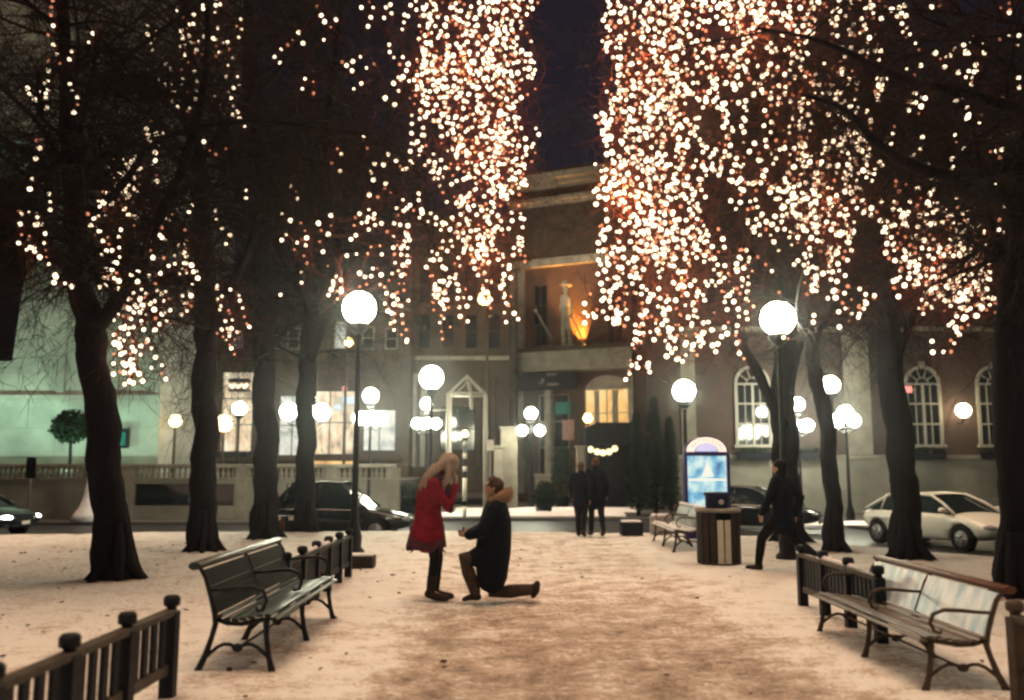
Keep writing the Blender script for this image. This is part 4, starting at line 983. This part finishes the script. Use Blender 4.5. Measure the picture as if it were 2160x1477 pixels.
# brick building on the right
b = Fac('brick_building', 'brown brick building with tall arched windows along the right', 'building', 37.5, 1436)
b.box('wall', M['brick'], 1436, 2700, 300, 967, 0, 10)
b.box('stone_base', M['ashlar'], 1434, 2702, 967, 1110, -.10, 10)
b.box('water_table', M['stone'], 1432, 2704, 960, 968, -.20, 0); b.box('cornice', M['stone'], 1430, 2706, 286, 302, -.7, 0); b.box('string_course', M['stone'], 1434, 2702, 690, 700, -.14, 0)
b.box('pilaster', M['stone'], 1788, 1840, 702, 959, -.22, 0); b.box('pilaster', M['stone'], 1440, 1470, 702, 959, -.12, 0)
for px in (1592, 1955, 2107, 2260, 2410): b.arch_window(px - 32, px + 32, 778, 938)
for px in (1500, 1600, 1712, 1880, 1955, 2050, 2107, 2260): b.window(px - 20, px + 20, 500, 640, M['glass_dk'], M['stone_dk'], 2, 3); b.window(px - 18, px + 18, 350, 450, M['glass_dk'], M['stone_dk'], 2, 3)
for px in (1965, 2107, 2260): b.window(px - 28, px + 24, 1030, 1052, M['glass_dk'], M['white_frame'], 2, 1)
for k, px in enumerate((1592, 1712, 1955, 2107, 2260)):
    q = PD(px, 960, 37.15); r_ = thing('window_box', ['dark planted window box nearest the kiosk', 'dark window box behind the slender tree', 'dark window box under the arched window with the red sign', 'dark window box under the arched window right of the wall lamp', 'dark window box at the far right beyond the thick tree'][k], 'window box', q, 0, 'window boxes on the brick building')
    MB().bb(-.72, .72, -.22, .10, -.16, .10).build('trough', M['dark'], r_); m = MB(); foliage(m, (0, -.06, .16), (.72, .2, .17), 420, rg, .06); m.build('plants', M['planter_green'], r_)
b.box('exit_sign', M['redlit'], 1916, 1931, 815, 829, -.13, -.105)
text('EXIT', .13, M['pale'], b.root, PD(1923.5, 825, 37.5) - V((b.x0, 37.5, GZ)) + V((0, -.14, 0)))
q = PD(2032, 866, 36.9); r_ = thing('wall_lamp', 'bright warm wall lamp between two arched windows at the right', 'wall lamp', q)
MB().ball((0, 0, 0), .30, 16, 10).build('shade', emit('wall_lamp_glow', (1, .82, .5), 22), r_); MB().tube([(0, 0, -.28), (0, .1, -.5), (0, .6, -.55)], .03, 6).build('bracket', M['iron'], r_); MB().lathe((0, 0, 0), [(.12, .28), (.06, .4)], 10).build('cap', M['iron'], r_)

# ------------------------------------------------------------------ cars
def car(label, loc, heading, paint, lit=False, L=4.5, W=1.76, H=1.42, group='parked cars', name='parked_car'):
    root = thing(name, label, 'car', loc, heading, group)
    hl = L / 2; hw = W / 2
    st = [(-hl, .60, .78, .74), (-hl + .06, .50, .84, .84), (-hl + .35, .30, .93, .93), (-1.3, .22, .95, .99), (-.4, .20, .94, 1), (.5, .20, .93, 1), (1.05, .21, .92, .99), (1.6, .26, .82, .97), (hl - .25, .32, .72, .90), (hl - .06, .38, .66, .80), (hl, .46, .60, .70)]
    mb = MB(); vs = []; n = 12
    for x, zb, zt, w in st:
        ww = hw * w; zm = zb + (zt - zb) * .55
        half = [(ww * .80, zb), (ww * .97, zb + .08), (ww, zm), (ww * .975, zt - .10), (ww * .90, zt - .02), (ww * .55, zt + .025)]
        ring = [(y, z) for y, z in half] + [(-y, z) for y, z in reversed(half)]
        vs += [(x, y, z) for y, z in ring]
    fs = []
    for i in range(len(st) - 1):
        for j in range(n): a, b_ = i * n + j, i * n + (j + 1) % n; fs.append((a, a + n, b_ + n, b_))
    fs.append(tuple(range(n))); fs.append(tuple(reversed(range((len(st) - 1) * n, len(st) * n))))
    mb.add(vs, fs, True)
    body = mb.build('body', paint, root)
    cut = MB(); 
    for x in (-1.38, 1.36): cut.tube([(x, -hw - .3, .31), (x, -hw + .30, .31)], .37, 24, smooth=False); cut.tube([(x, hw - .30, .31), (x, hw + .3, .31)], .37, 24, smooth=False)
    co = cut.build('cutter', paint); co.parent = root
    s_ = body.modifiers.new('s', 'SUBSURF'); s_.levels = 1; s_.render_levels = 1
    bo = body.modifiers.new('b', 'BOOLEAN'); bo.object = co; bo.operation = 'DIFFERENCE'; bo.solver = 'EXACT'
    bake(body); bpy.data.objects.remove(co)
    # cabin: pillars and roof in paint, glass proud inside
    b0 = [(-1.75, .93), (1.12, .92)]; t0 = [(-1.05, H - .03), (.28, H - .02)]
    yb, yt = hw * .90, hw * .68
    g = MB(); g.add([(-1.72, -yb, .90), (1.10, -yb, .90), (1.10, yb, .90), (-1.72, yb, .90), (-1.04, -yt, H - .05), (.26, -yt, H - .05), (.26, yt, H - .05), (-1.04, yt, H - .05)], [(0, 1, 5, 4), (1, 2, 6, 5), (2, 3, 7, 6), (3, 0, 4, 7), (4, 5, 6, 7)])
    g.build('windows', M['carglass'], root)
    pl = MB()
    for s in (-1, 1):
        pl.tube([(1.14, s * yb, .90), (.75, s * (yb - .09), 1.14), (.30, s * yt, H - .03), (-.35, s * (yt - .01), H), (-1.05, s * yt, H - .03), (-1.45, s * (yb - .1), 1.12), (-1.78, s * yb, .92)], [.04, .036, .04, .04, .04, .045, .05], 8)
        for xx in (-.30, -1.25 if L > 4 else -1.2): pl.tube([(xx, s * (yb - .0), .91), (xx + .05, s * (yt + .02), H - .04)], .026, 6)
    pl.build('pillars', paint, root)
    rf = MB(); vs = []; nx, ny = 8, 8
    for i in range(nx + 1):
        x = -1.06 + 1.36 * i / nx
        for j in range(ny + 1): y = -yt + 2 * yt * j / ny; vs.append((x, y, H - .03 + .055 * (1 - (y / yt) ** 2) * (1 - ((x + .38) / .75) ** 4 * .6)))
    rf.add(vs, [(i * (ny + 1) + j, (i + 1) * (ny + 1) + j, (i + 1) * (ny + 1) + j + 1, i * (ny + 1) + j + 1) for i in range(nx) for j in range(ny)], True); rf.build('roof', paint, root)
    for x in (-1.38, 1.36):
        for s in (-1, 1):
            w = MB(); w.tube([(0, -.10, 0), (0, -.085, 0), (0, .085, 0), (0, .10, 0)], [.29, .315, .315, .29], 28).build; wo = w.build('wheel', M['tyre'], root); wo.location = (x, s * (hw - .12), .315)
            r2 = MB(); r2.tube([(0, s * .098, 0), (0, s * .108, 0)], [.20, .19], 20)
            for k in range(5): a = k * 2 * math.pi / 5; r2.tube([(0, s * .115, 0), (.19 * math.cos(a), s * .112, .19 * math.sin(a))], [.03, .022], 6)
            r2.build('rim', M['rim'], wo)
    for s in (-1, 1):
        h = MB(); h.ball((hl - .20, s * hw * .63, .60), (.20, .19, .075), 14, 8); h.build('headlight', M['headlamp'] if lit else M['lens'], root)
        h = MB(); h.ball((-hl + .10, s * hw * .66, .76), (.09, .16, .08), 12, 8); h.build('tail_light', M['wood_red'], root)
        h = MB(); h.ball((.92, s * (hw + .06), .98), (.09, .10, .075), 12, 8); h.tube([(.95, s * hw * .88, .92), (.93, s * (hw + .03), .96)], .02, 6); h.build('mirror', paint, root)
        h = MB(); h.box((-.05, s * (hw + .002), .78), (.14, .02, .025)); h.build('door_handle', paint, root)
    MB().box((hl - .015, 0, .56), (.05, .62, .11)).build('grille', M['black'], root, bevel=.02); MB().box((hl - .03, 0, .36), (.06, 1.0, .09)).build('lower_grille', M['black'], root, bevel=.02)
    MB().box((hl + .012, 0, .45), (.012, .32, .10)).build('number_plate', M['pale'], root)
    rr = MB()
    for s in (-1, 1): rr.box((.35, s * (hw * .997), .30), (0.01, .01, .01))
    return root
hd = math.radians(-69); h_ = V((math.cos(hd), math.sin(hd), 0)); rt_ = V((h_.y, -h_.x, 0))
wp = P(2034, 1165, -.45); cpos = wp - h_ * 1.36 - rt_ * .78
car('white sedan parked behind the right-hand trees, front toward the viewer', cpos, hd, M['carwhite'], L=4.2, H=1.36)
q = PD(706, 1100, 25.5); car('black sedan parked side-on beyond the left trees', (q.x, 25.5, -.45), math.radians(-4), M['cardark'], L=4.6, H=1.62)
q = PD(1560, 1100, 29.5); car('black sedan parked behind the kiosk', (q.x, 28.5, -.45), math.radians(-24), M['cardark'])
q = PD(-84, 1100, 26.5); car('dark car with glowing headlights entering at the left edge', (q.x, 26.5, -.45), math.radians(-12), M['cardark'], lit=True)
q = PD(960, 1100, 24.5); 

# ------------------------------------------------------------------ people
def basis(f, u):
    f = V(f).normalized(); u = V(u); u = (u - f * u.dot(f)).normalized(); s = u.cross(f); return f, s, u   # forward, left, up
def head(mb, c, f, u, sc=1.0):
    f, s, u = basis(f, u); c = V(c)
    n = MB(); n.ball((0, 0, .015), (.092, .074, .105), 20, 14); n.ball((.022, 0, -.055), (.062, .052, .062), 14, 10)   # skull, jaw
    n.ball((.055, 0, -.085), (.028, .026, .022), 10, 8)
    n.cap_tube([(.088, 0, .015), (.112, 0, -.022)], [.010, .015], 8); n.ball((.098, 0, -.055), (.010, .024, .009), 10, 6)
    for k in (-1, 1): n.ball((-.005, k * .077, -.005), (.020, .010, .032), 10, 8); n.ball((.078, k * .034, .028), (.018, .024, .010), 8, 6)
    mb.add([c + (f * p.x + s * p.y + u * p.z) * sc for p in n.v], n.f, True)
def hand(mb, w, d, palm, thumb_side, curl=.5):
    """w wrist, d direction of the fingers, palm normal"""
    d, th, pn = V(d).normalized(), V(thumb_side), V(palm); pn = (pn - d * pn.dot(d)).normalized(); th = d.cross(pn) * (1 if d.cross(pn).dot(th) > 0 else -1); w = V(w)
    mb.cap_tube([w, w + d * .04, w + d * .085], [(.026, .017), (.038, .015), (.040, .013)], 10, th)
    for k, (o, L) in enumerate(((.029, .068), (.010, .078), (-.010, .073), (-.029, .058))):
        p = w + d * .088 + th * o; q = p + (d * math.cos(curl * .5) + pn * math.sin(curl * .5)) * L * .45
        r = q + (d * math.cos(curl * 1.3) + pn * math.sin(curl * 1.3)) * L * .32; t = r + (d * math.cos(curl * 2.0) + pn * math.sin(curl * 2.0)) * L * .25
        mb.cap_tube([p - d * .01, q, r, t], [.0095, .009, .0082, .0072], 7)
    p = w + d * .03 + th * .03; q = p + (d * .6 + th * .7 + pn * .2).normalized() * .04; mb.cap_tube([p - th * .01, q, q + (d * .85 + th * .2 + pn * .4).normalized() * .032], [.013, .0105, .009], 7)
def person_body(J, parent, vox=.0085):
    m = MB(); S_ = J['side']
    m.cap_tube([J['pelvis'], J['waist'], J['chest'], J['shoulder']], [(.155, .105), (.125, .09), (.155, .11), (.13, .075)], 16, S_)
    m.cap_tube([J['shoulder'], J['neck'], J['head'] - J['up'] * .03], [.06, .052, .05], 12)
    head(m, J['head'], J['face'], J['up'])
    for k in ('L', 'R'):
        m.cap_tube([J['sh' + k], J['el' + k], J['wr' + k]], [.050, .040, .026], 10)
        m.cap_tube([J['shoulder'], J['sh' + k]], [.06, .052], 10)
        if 'hd' + k in J: hand(m, J['wr' + k], *J['hd' + k])
        m.cap_tube([J['hip' + k], (J['hip' + k] + J['kn' + k]) / 2, J['kn' + k], (J['kn' + k] * .6 + J['an' + k] * .4), J['an' + k]], [.085, .075, .055, .052, .036], 12)
        m.cap_tube([J['an' + k], J['toe' + k]], [.030, .020], 8)
    return shell(m, 'body', M['skin'], parent, vox, 3)
def boots(J, parent, m_, r=.048, top=.2):
    for k in ('L', 'R'):
        m = MB(); an, kn, toe = J['an' + k], J['kn' + k], J['toe' + k]; d = (kn - an).normalized(); fw = (toe - an)
        sole = J.get('sole', V((0, 0, -1)))
        if 'sole' + k in J: sole = J['sole' + k]
        m.cap_tube([an + d * top, an + d * .05, an + sole * .01], [r * 1.12, r, r * .95], 12)
        h0 = an + sole * .045 - fw.normalized() * .03
        m.cap_tube([h0, an + sole * .03 + fw * .5, toe + fw.normalized() * .015], [(.052, .050), (.058, .050), (.048, .040)], 12, J['side'])
        o = shell(m, 'boot', m_, parent, .01, 2)
def eyes(J, parent):
    f, s, u = basis(J['face'], J['up'])
    for k in (-1, 1): MB().ball(J['head'] + f * .083 + s * (.032 * k) + u * .014, .011, 8, 6).build('eye', M['black'], parent)

# woman in the red coat
bw = P(920, 1265); sW = 1.0
W = thing('person', 'woman in a red coat with long blond hair, bowing her head over the kneeling man', 'person', bw)
def w3(px, py, y=0): return V(((px - 920) / 172.0, y, (1265 - py) / 172.0))
J = dict(side=V((0, 1, 0)), up=V((.62, 0, .80)), face=V((.80, -.05, -.60)), pelvis=w3(906, 1112), waist=w3(903, 1080), chest=w3(905, 1045), shoulder=w3(912, 1018), neck=w3(925, 1004), head=w3(944, 990),
         shL=w3(913, 1024, .165), shR=w3(913, 1024, -.165), elL=w3(948, 1068, .15), elR=w3(945, 1074, -.16), wrL=w3(958, 1030, .05), wrR=w3(957, 1032, -.055),
         hdL=(V((.25, -.15, 1)), V((-1, 0, .2)), V((0, -1, 0)), .6), hdR=(V((.25, .15, 1)), V((-1, 0, .2)), V((0, 1, 0)), .6),
         hipL=w3(910, 1118, .085), hipR=w3(910, 1118, -.085), knL=w3(922, 1182, .07), knR=w3(917, 1180, -.07), anL=w3(916, 1246, .07), anR=w3(909, 1246, -.07), toeL=w3(948, 1259, .085), toeR=w3(940, 1259, -.09))
person_body(J, W); eyes(J, W)
m = MB()
for k in ('L', 'R'): m.cap_tube([J['hip' + k], (J['hip' + k] + J['kn' + k]) / 2, J['kn' + k], J['kn' + k] * .6 + J['an' + k] * .4, J['an' + k]], [.095, .082, .064, .06, .045], 12)
m.cap_tube([J['pelvis'] + V((0, 0, -.05)), J['waist']], [(.16, .115), (.135, .10)], 14, J['side'])
shell(m, 'leggings', M['tights'], W, .012, 3)
boots(J, W, M['boot'], .056, .17)
m = MB(); S_ = J['side']
m.cap_tube([w3(900, 1134), w3(900, 1124), w3(902, 1105), w3(901, 1080), w3(902, 1050), w3(904, 1028), w3(914, 1014)], [(.25, .215), (.24, .205), (.205, .185), (.165, .155), (.19, .155), (.185, .135), (.10, .10)], 22, S_)
for k in ('L', 'R'): m.cap_tube([J['sh' + k], J['el' + k], J['wr' + k]], [.078, .070, .055], 12)
m.cap_tube([w3(918, 1010), w3(926, 1002)], [(.10, .09), (.085, .08)], 14, S_)
shell(m, 'coat', M['red'], W, .012, 5)
# ragged dark skirt under the hem
m = MB(); rr = random.Random(4); N = 40
for ring in (0, 1):
    vs = []; 
    for i in range(N):
        a = 2 * math.pi * i / N; rx, ry = .19 + .02 * math.sin(5 * a), .18
        top = w3(900, 1112); bot = w3(900 - 3, 1152 + rr.uniform(0, 12) + 5 * math.sin(3 * a))
        vs += [top + V((rx * math.cos(a), ry * math.sin(a), 0)), bot + V(((rx + .05) * math.cos(a), (ry + .06) * math.sin(a), 0))]
    m.add(vs, [(2 * i, 2 * i + 1, (2 * i + 3) % (2 * N), (2 * i + 2) % (2 * N)) for i in range(N)], True)
    break
for i in range(26):
    a = rr.uniform(0, 6.283); p = w3(898, 1148) + V((.21 * math.cos(a), .22 * math.sin(a), 0)); m.tube([p, p + V((rr.uniform(-.06, .03), 0, -.06)), p + V((rr.uniform(-.09, .04), 0, -rr.uniform(.08, .14)))], [.014, .010, .004], 5)
m.build('skirt', M['maroon'], W)
# hair: cap over the skull and locks down the back
m = MB(); f, s, u = basis(J['face'], J['up']); H0 = J['head']
m.ball(H0 - f * .03 + u * .04, (.135, .125, .13), 18, 12)
for k in range(34):
    yy = rr.uniform(-.10, .10); st_ = H0 - f * rr.uniform(.02, .09) + s * yy + u * rr.uniform(.02, .09)
    m.cap_tube([st_, w3(932, 984, yy * 1.2) , w3(914, 994 + rr.uniform(-6, 8), yy * 1.5), w3(899 + rr.uniform(-5, 5), 1012, yy * 1.7), w3(888 + rr.uniform(-5, 8), 1035 + rr.uniform(-8, 20), yy * 1.6)], [.045, .048, .045, .036, .014], 8)
for k in range(8):
    yy = -.085 - .02 * rr.random(); m.cap_tube([H0 + s * 0 + V((0, yy, .05)), w3(946, 1000, yy - .02), w3(938 + rr.uniform(-4, 8), 1020, yy - .02), w3(932 + rr.uniform(-4, 8), 1040, yy)], [.042, .04, .03, .012], 8)
shell(m, 'hair', M['blond'], W, .012, 4)
m = MB(); m.cap_tube([w3(936, 1010, -.10), w3(944, 1030, -.12), w3(948, 1060, -.12), w3(950, 1085, -.11)], [(.05, .03), (.045, .02), (.05, .018), (.035, .012)], 10, (1, 0, 0)); m.cap_tube([w3(915, 1008, -.11), w3(930, 1012, -.125), w3(942, 1006, -.06), w3(942, 1004, .06), w3(928, 1010, .12)], .04, 8)
shell(m, 'scarf', M['maroon'], W, .012, 3)

# kneeling man
bm = P(1045, 1266)
K = thing('person', 'man in a long dark coat with tan fur hood, kneeling to offer a ring', 'person', bm)
def k3(px, py, y=0): return V(((px - 1045) / 172.0, y, (1265 - py) / 172.0))
J = dict(side=V((0, 1, 0)), up=V((.25, 0, .97)), face=V((-.95, -.08, .22)), pelvis=k3(1048, 1168), waist=k3(1050, 1130), chest=k3(1048, 1095), shoulder=k3(1046, 1068), neck=k3(1044, 1054), head=k3(1040, 1033),
         shL=k3(1046, 1074, -.19), shR=k3(1046, 1074, .19), elL=k3(1018, 1122, -.20), elR=k3(1018, 1120, .20), wrL=k3(990, 1131, -.07), wrR=k3(990, 1131, .07),
         hdL=(V((-1, .28, .1)), V((0, 1, 0)), V((0, 0, 1)), .55), hdR=(V((-1, -.28, .1)), V((0, -1, 0)), V((0, 0, 1)), .55),
         hipL=k3(1046, 1172, -.09), hipR=k3(1048, 1172, .09), knL=k3(980, 1178, -.13), anL=k3(1004, 1246, -.12), toeL=k3(983, 1260, -.13),
         knR=k3(1042, 1252, .10), anR=k3(1120, 1246, .11), toeR=k3(1122, 1262, .12))
J['soleL'] = V((0, 0, -1)); J['soleR'] = V((1, 0, .05))
person_body(J, K); eyes(J, K)
m = MB()
for k in ('L', 'R'): m.cap_tube([J['hip' + k], (J['hip' + k] + J['kn' + k]) / 2, J['kn' + k], J['kn' + k] * .6 + J['an' + k] * .4, J['an' + k]], [.115, .105, .090, .085, .068], 12)
m.cap_tube([J['pelvis'], J['waist']], [(.18, .13), (.16, .12)], 14, J['side'])
shell(m, 'trousers', M['khaki'], K, .012, 3)
m = MB(); an = J['anL']; m.cap_tube([an + V((.0, 0, .12)), an, an + V((0, 0, -.02))], [.066, .06, .055], 10); m.cap_tube([an + V((.03, 0, -.055)), an + V((-.06, 0, -.058)), J['toeL'] + V((-.01, 0, .0))], [(.045, .045), (.05, .04), (.042, .03)], 12, J['side']); shell(m, 'boot', M['boot'], K, .01, 2)
m = MB(); an = J['anR']; m.cap_tube([an + V((-.10, 0, .0)), an, an + V((.05, 0, .02))], [.068, .064, .062], 10); m.cap_tube([an + V((.075, 0, .07)), an + V((.062, 0, -.02)), an + V((.03, 0, -.075))], [(.045, .04), (.05, .042), (.045, .03)], 12, J['side']); shell(m, 'boot', M['boot'], K, .01, 2)
m = MB()
m.cap_tube([J['hipL'] + V((-.02, 0, .02)), J['hipL'] * .45 + J['knL'] * .55], [.15, .135], 14)
m.cap_tube([k3(1038, 1220), k3(1038, 1200), k3(1040, 1165), k3(1043, 1130), k3(1045, 1098), k3(1046, 1074), k3(1046, 1064)], [(.27, .185), (.265, .20), (.255, .218), (.245, .21), (.25, .19), (.235, .15), (.15, .12)], 24, J['side'])
for k in ('L', 'R'): m.cap_tube([J['sh' + k], J['el' + k], J['wr' + k]], [.095, .085, .065], 12)
shell(m, 'coat', M['navy'], K, .012, 5)
m = MB(); rr = random.Random(9); 
for k in range(40):
    a = 2 * math.pi * k / 40; c = V(((.105) * math.cos(a) + .045, .15 * math.sin(a), .0 + .05 * math.cos(a))); p = k3(1046, 1052) + c
    m.ball(p, (.048, .045, .05 + .01 * rr.random()), 8, 6)
m.cap_tube([k3(1058, 1052, -.1), k3(1066, 1050), k3(1058, 1052, .1)], [.07, .085, .07], 10)
o = shell(m, 'fur_hood', M['fur'], K, .011, 1)
fz = MB()
for p in [v.co for v in o.data.vertices][::6]:
    d = (p - k3(1046, 1052)).normalized() + V((rr.gauss(0, .4), rr.gauss(0, .4), rr.gauss(0, .4))); fz.tube([p, p + d * .03], [.004, .001], 3, caps=False)
fz.build('fur_hairs', M['fur'], o)
m = MB(); f, s, u = basis(J['face'], J['up']); H0 = J['head']; m.ball(H0 - f * .02 + u * .035, (.105, .092, .10), 18, 12); m.ball(H0 - f * .055 - u * .01, (.06, .08, .09), 12, 8)
for k in range(30):
    d = V((rr.gauss(0, 1), rr.gauss(0, 1), abs(rr.gauss(0, 1)))).normalized(); p = H0 - f * .02 + u * .035 + V((d.x * .095, d.y * .085, d.z * .09)); m.cap_tube([p, p + d * .02 - f * -.01], [.018, .008], 6)
shell(m, 'hair', M['hair_br'], K, .011, 2)
hc = (J['wrL'] + J['wrR']) / 2 + V((-.105, 0, .035)); r_ = thing('ring_box', 'small ring box held out by the kneeling man', 'ring box', bm + hc)
MB().box((0, 0, 0), (.06, .06, .035)).build('box', M['purple'], r_, bevel=.004); MB().box((.032, 0, .035), (.02, .06, .05)).build('lid', M['purple'], r_, bevel=.004)
tv = MB(); tv.tube([(.01 * math.cos(a * .785), 0, .025 + .01 * math.sin(a * .785)) for a in range(9)], .002, 5); tv.build('ring', M['pale'], r_)

# other passers-by
def passer(label, base, facing, h, coat, trou, stride=.3, lean=0, hairm='hair_br', group=None, coatlen=.45, arm=.15, wide=1.0):
    R_ = thing('person', label, 'person', base, math.atan2(facing[1], facing[0]), group)
    k = h / 1.75; q = lambda x, y, z: V((x, y, z)) * k
    J = dict(side=V((0, 1, 0)), up=V((.05, 0, 1)), face=V((1, 0, -.12)), pelvis=q(0, 0, .95), waist=q(.01, 0, 1.1), chest=q(.02, 0, 1.3), shoulder=q(.02, 0, 1.45), neck=q(.03, 0, 1.53), head=q(.05, 0, 1.635),
             shL=q(.02, .18, 1.43), shR=q(.02, -.18, 1.43), elL=q(-.04 + arm, .25, 1.15), elR=q(-.04 - arm, -.25, 1.15), wrL=q(.10 + arm, .24, .92), wrR=q(.05 - arm, -.24, .90),
             hdL=(V((.2, 0, -1)), V((0, -1, 0)), V((1, 0, 0)), .4), hdR=(V((.2, 0, -1)), V((0, 1, 0)), V((1, 0, 0)), .4),
             hipL=q(0, .09, .92), hipR=q(0, -.09, .92), knL=q(stride * .62, .09, .50), knR=q(-stride * .25, -.09, .50), anL=q(stride * .75, .09, .09), anR=q(-stride * 1.15, -.09, .14), toeL=q(stride * .75 + .17, .10, .035), toeR=q(-stride * 1.15 + .15, -.10, .035))
    person_body(J, R_, .011)
    m = MB()
    for s in 'LR': m.cap_tube([J['hip' + s], (J['hip' + s] + J['kn' + s]) / 2, J['kn' + s], J['kn' + s] * .5 + J['an' + s] * .5, J['an' + s]], [.105, .095, .078, .07, .058], 10)
    m.cap_tube([J['pelvis'], J['waist']], [(.175, .125), (.16, .115)], 12, J['side']); shell(m, 'trousers', trou, R_, .014, 2)
    boots(J, R_, M['boot'], .052, .12)
    m = MB(); m.cap_tube([q(0, 0, .98 - coatlen * .55), q(0, 0, .98), J['waist'], J['chest'], q(.02, 0, 1.42)], [(.21 * wide, .17), (.20 * wide, .155), (.185 * wide, .15), (.21 * wide, .155), (.16, .11)], 18, J['side'])
    for s in 'LR': m.cap_tube([J['sh' + s], J['el' + s], J['wr' + s]], [.085, .075, .058], 10)
    m.cap_tube([q(.02, 0, 1.48), q(.03, 0, 1.54)], [.085, .08], 10); shell(m, 'coat', coat, R_, .014, 3)
    m = MB(); m.ball(J['head'] + V((-.022, 0, .035)), (.105, .09, .10), 14, 10); m.ball(J['head'] + V((-.05, 0, -.02)), (.06, .08, .09), 12, 8); shell(m, 'hair', M[hairm], R_, .014, 2)
    return R_
q = P(1226, 1131); passer('left one of the dark-clad couple walking away at the end of the path', (q.x, q.y, 0), (.25, 1, 0), 1.70, M['navy'], M['tights'], .20, group='couple walking away', wide=.95)
q = P(1256, 1131); passer('right one of the dark-clad couple walking away, slightly taller', (q.x + .05, q.y + .15, 0), (-.15, 1, 0), 1.82, M['navy'], M['tights'], .22, group='couple walking away', wide=1.15, arm=.05)
q = P(1657, 1206); passer('pedestrian in a dark coat striding past the right tall lamp', (q.x, q.y, 0), (-.75, .66, 0), 1.70, M['navy'], M['tights'], .55, hairm='tights')

# ------------------------------------------------------------------ world and lights
wd = bpy.data.worlds.new('World'); S.world = wd; wd.use_nodes = True
bg = wd.node_tree.nodes['Background']; bg.inputs['Color'].default_value = (.45, .50, 1, 1); bg.inputs['Strength'].default_value = .016
sun = bpy.data.lights.new('overhead_fill', 'SUN'); sun.energy = 2.8; sun.angle = math.radians(38); sun.color = (1, .67, .44)  # added overhead fill, stands in for string lights and city glow
so = bpy.data.objects.new('overhead_fill', sun); COL.objects.link(so); so.rotation_euler = V((.06, .02, -1)).to_track_quat('-Z', 'Y').to_euler()
light('cornice_wash', 'SPOT', PD(1180, 600, 42), 1500, (1, .82, .6), .4, (.1, 1, .5), math.radians(70), .9)

def halo_haze():  # thin air volume added to give the lamps halos like lens glow
    m = bpy.data.materials.new('halo_haze'); m.use_nodes = True; nt = m.node_tree; nt.nodes.remove(nt.nodes['Principled BSDF'])
    v = nt.nodes.new('ShaderNodeVolumePrincipled'); v.inputs['Color'].default_value = (.80, .86, .90, 1); v.inputs['Density'].default_value = .0015; v.inputs['Anisotropy'].default_value = .93
    nt.links.new(v.outputs[0], nt.nodes['Material Output'].inputs['Volume'])
    o = MB().bb(-130, 130, -62, 160, -1.7, 34).build('halo_haze', m); tag(o, kind='stuff')
halo_haze()

for px_ in (-170, -20, 110, 250):
    light('green_flood', 'SPOT', (xpx(px_, 34.6), 34.4, TZ + .25), 620, (.60, 1, .68), .4, (0, .62, .8), math.radians(125), 1.0)
    r_ = thing('floodlight', 'small floodlight behind the balustrade, %s from the left' % ['first', 'second', 'third', 'fourth'][int((px_ + 170) / 130)], 'floodlight', (xpx(px_, 34.6), 34.4, TZ)); MB().box((0, 0, .06), (.3, .2, .12)).build('housing', M['black'], r_)
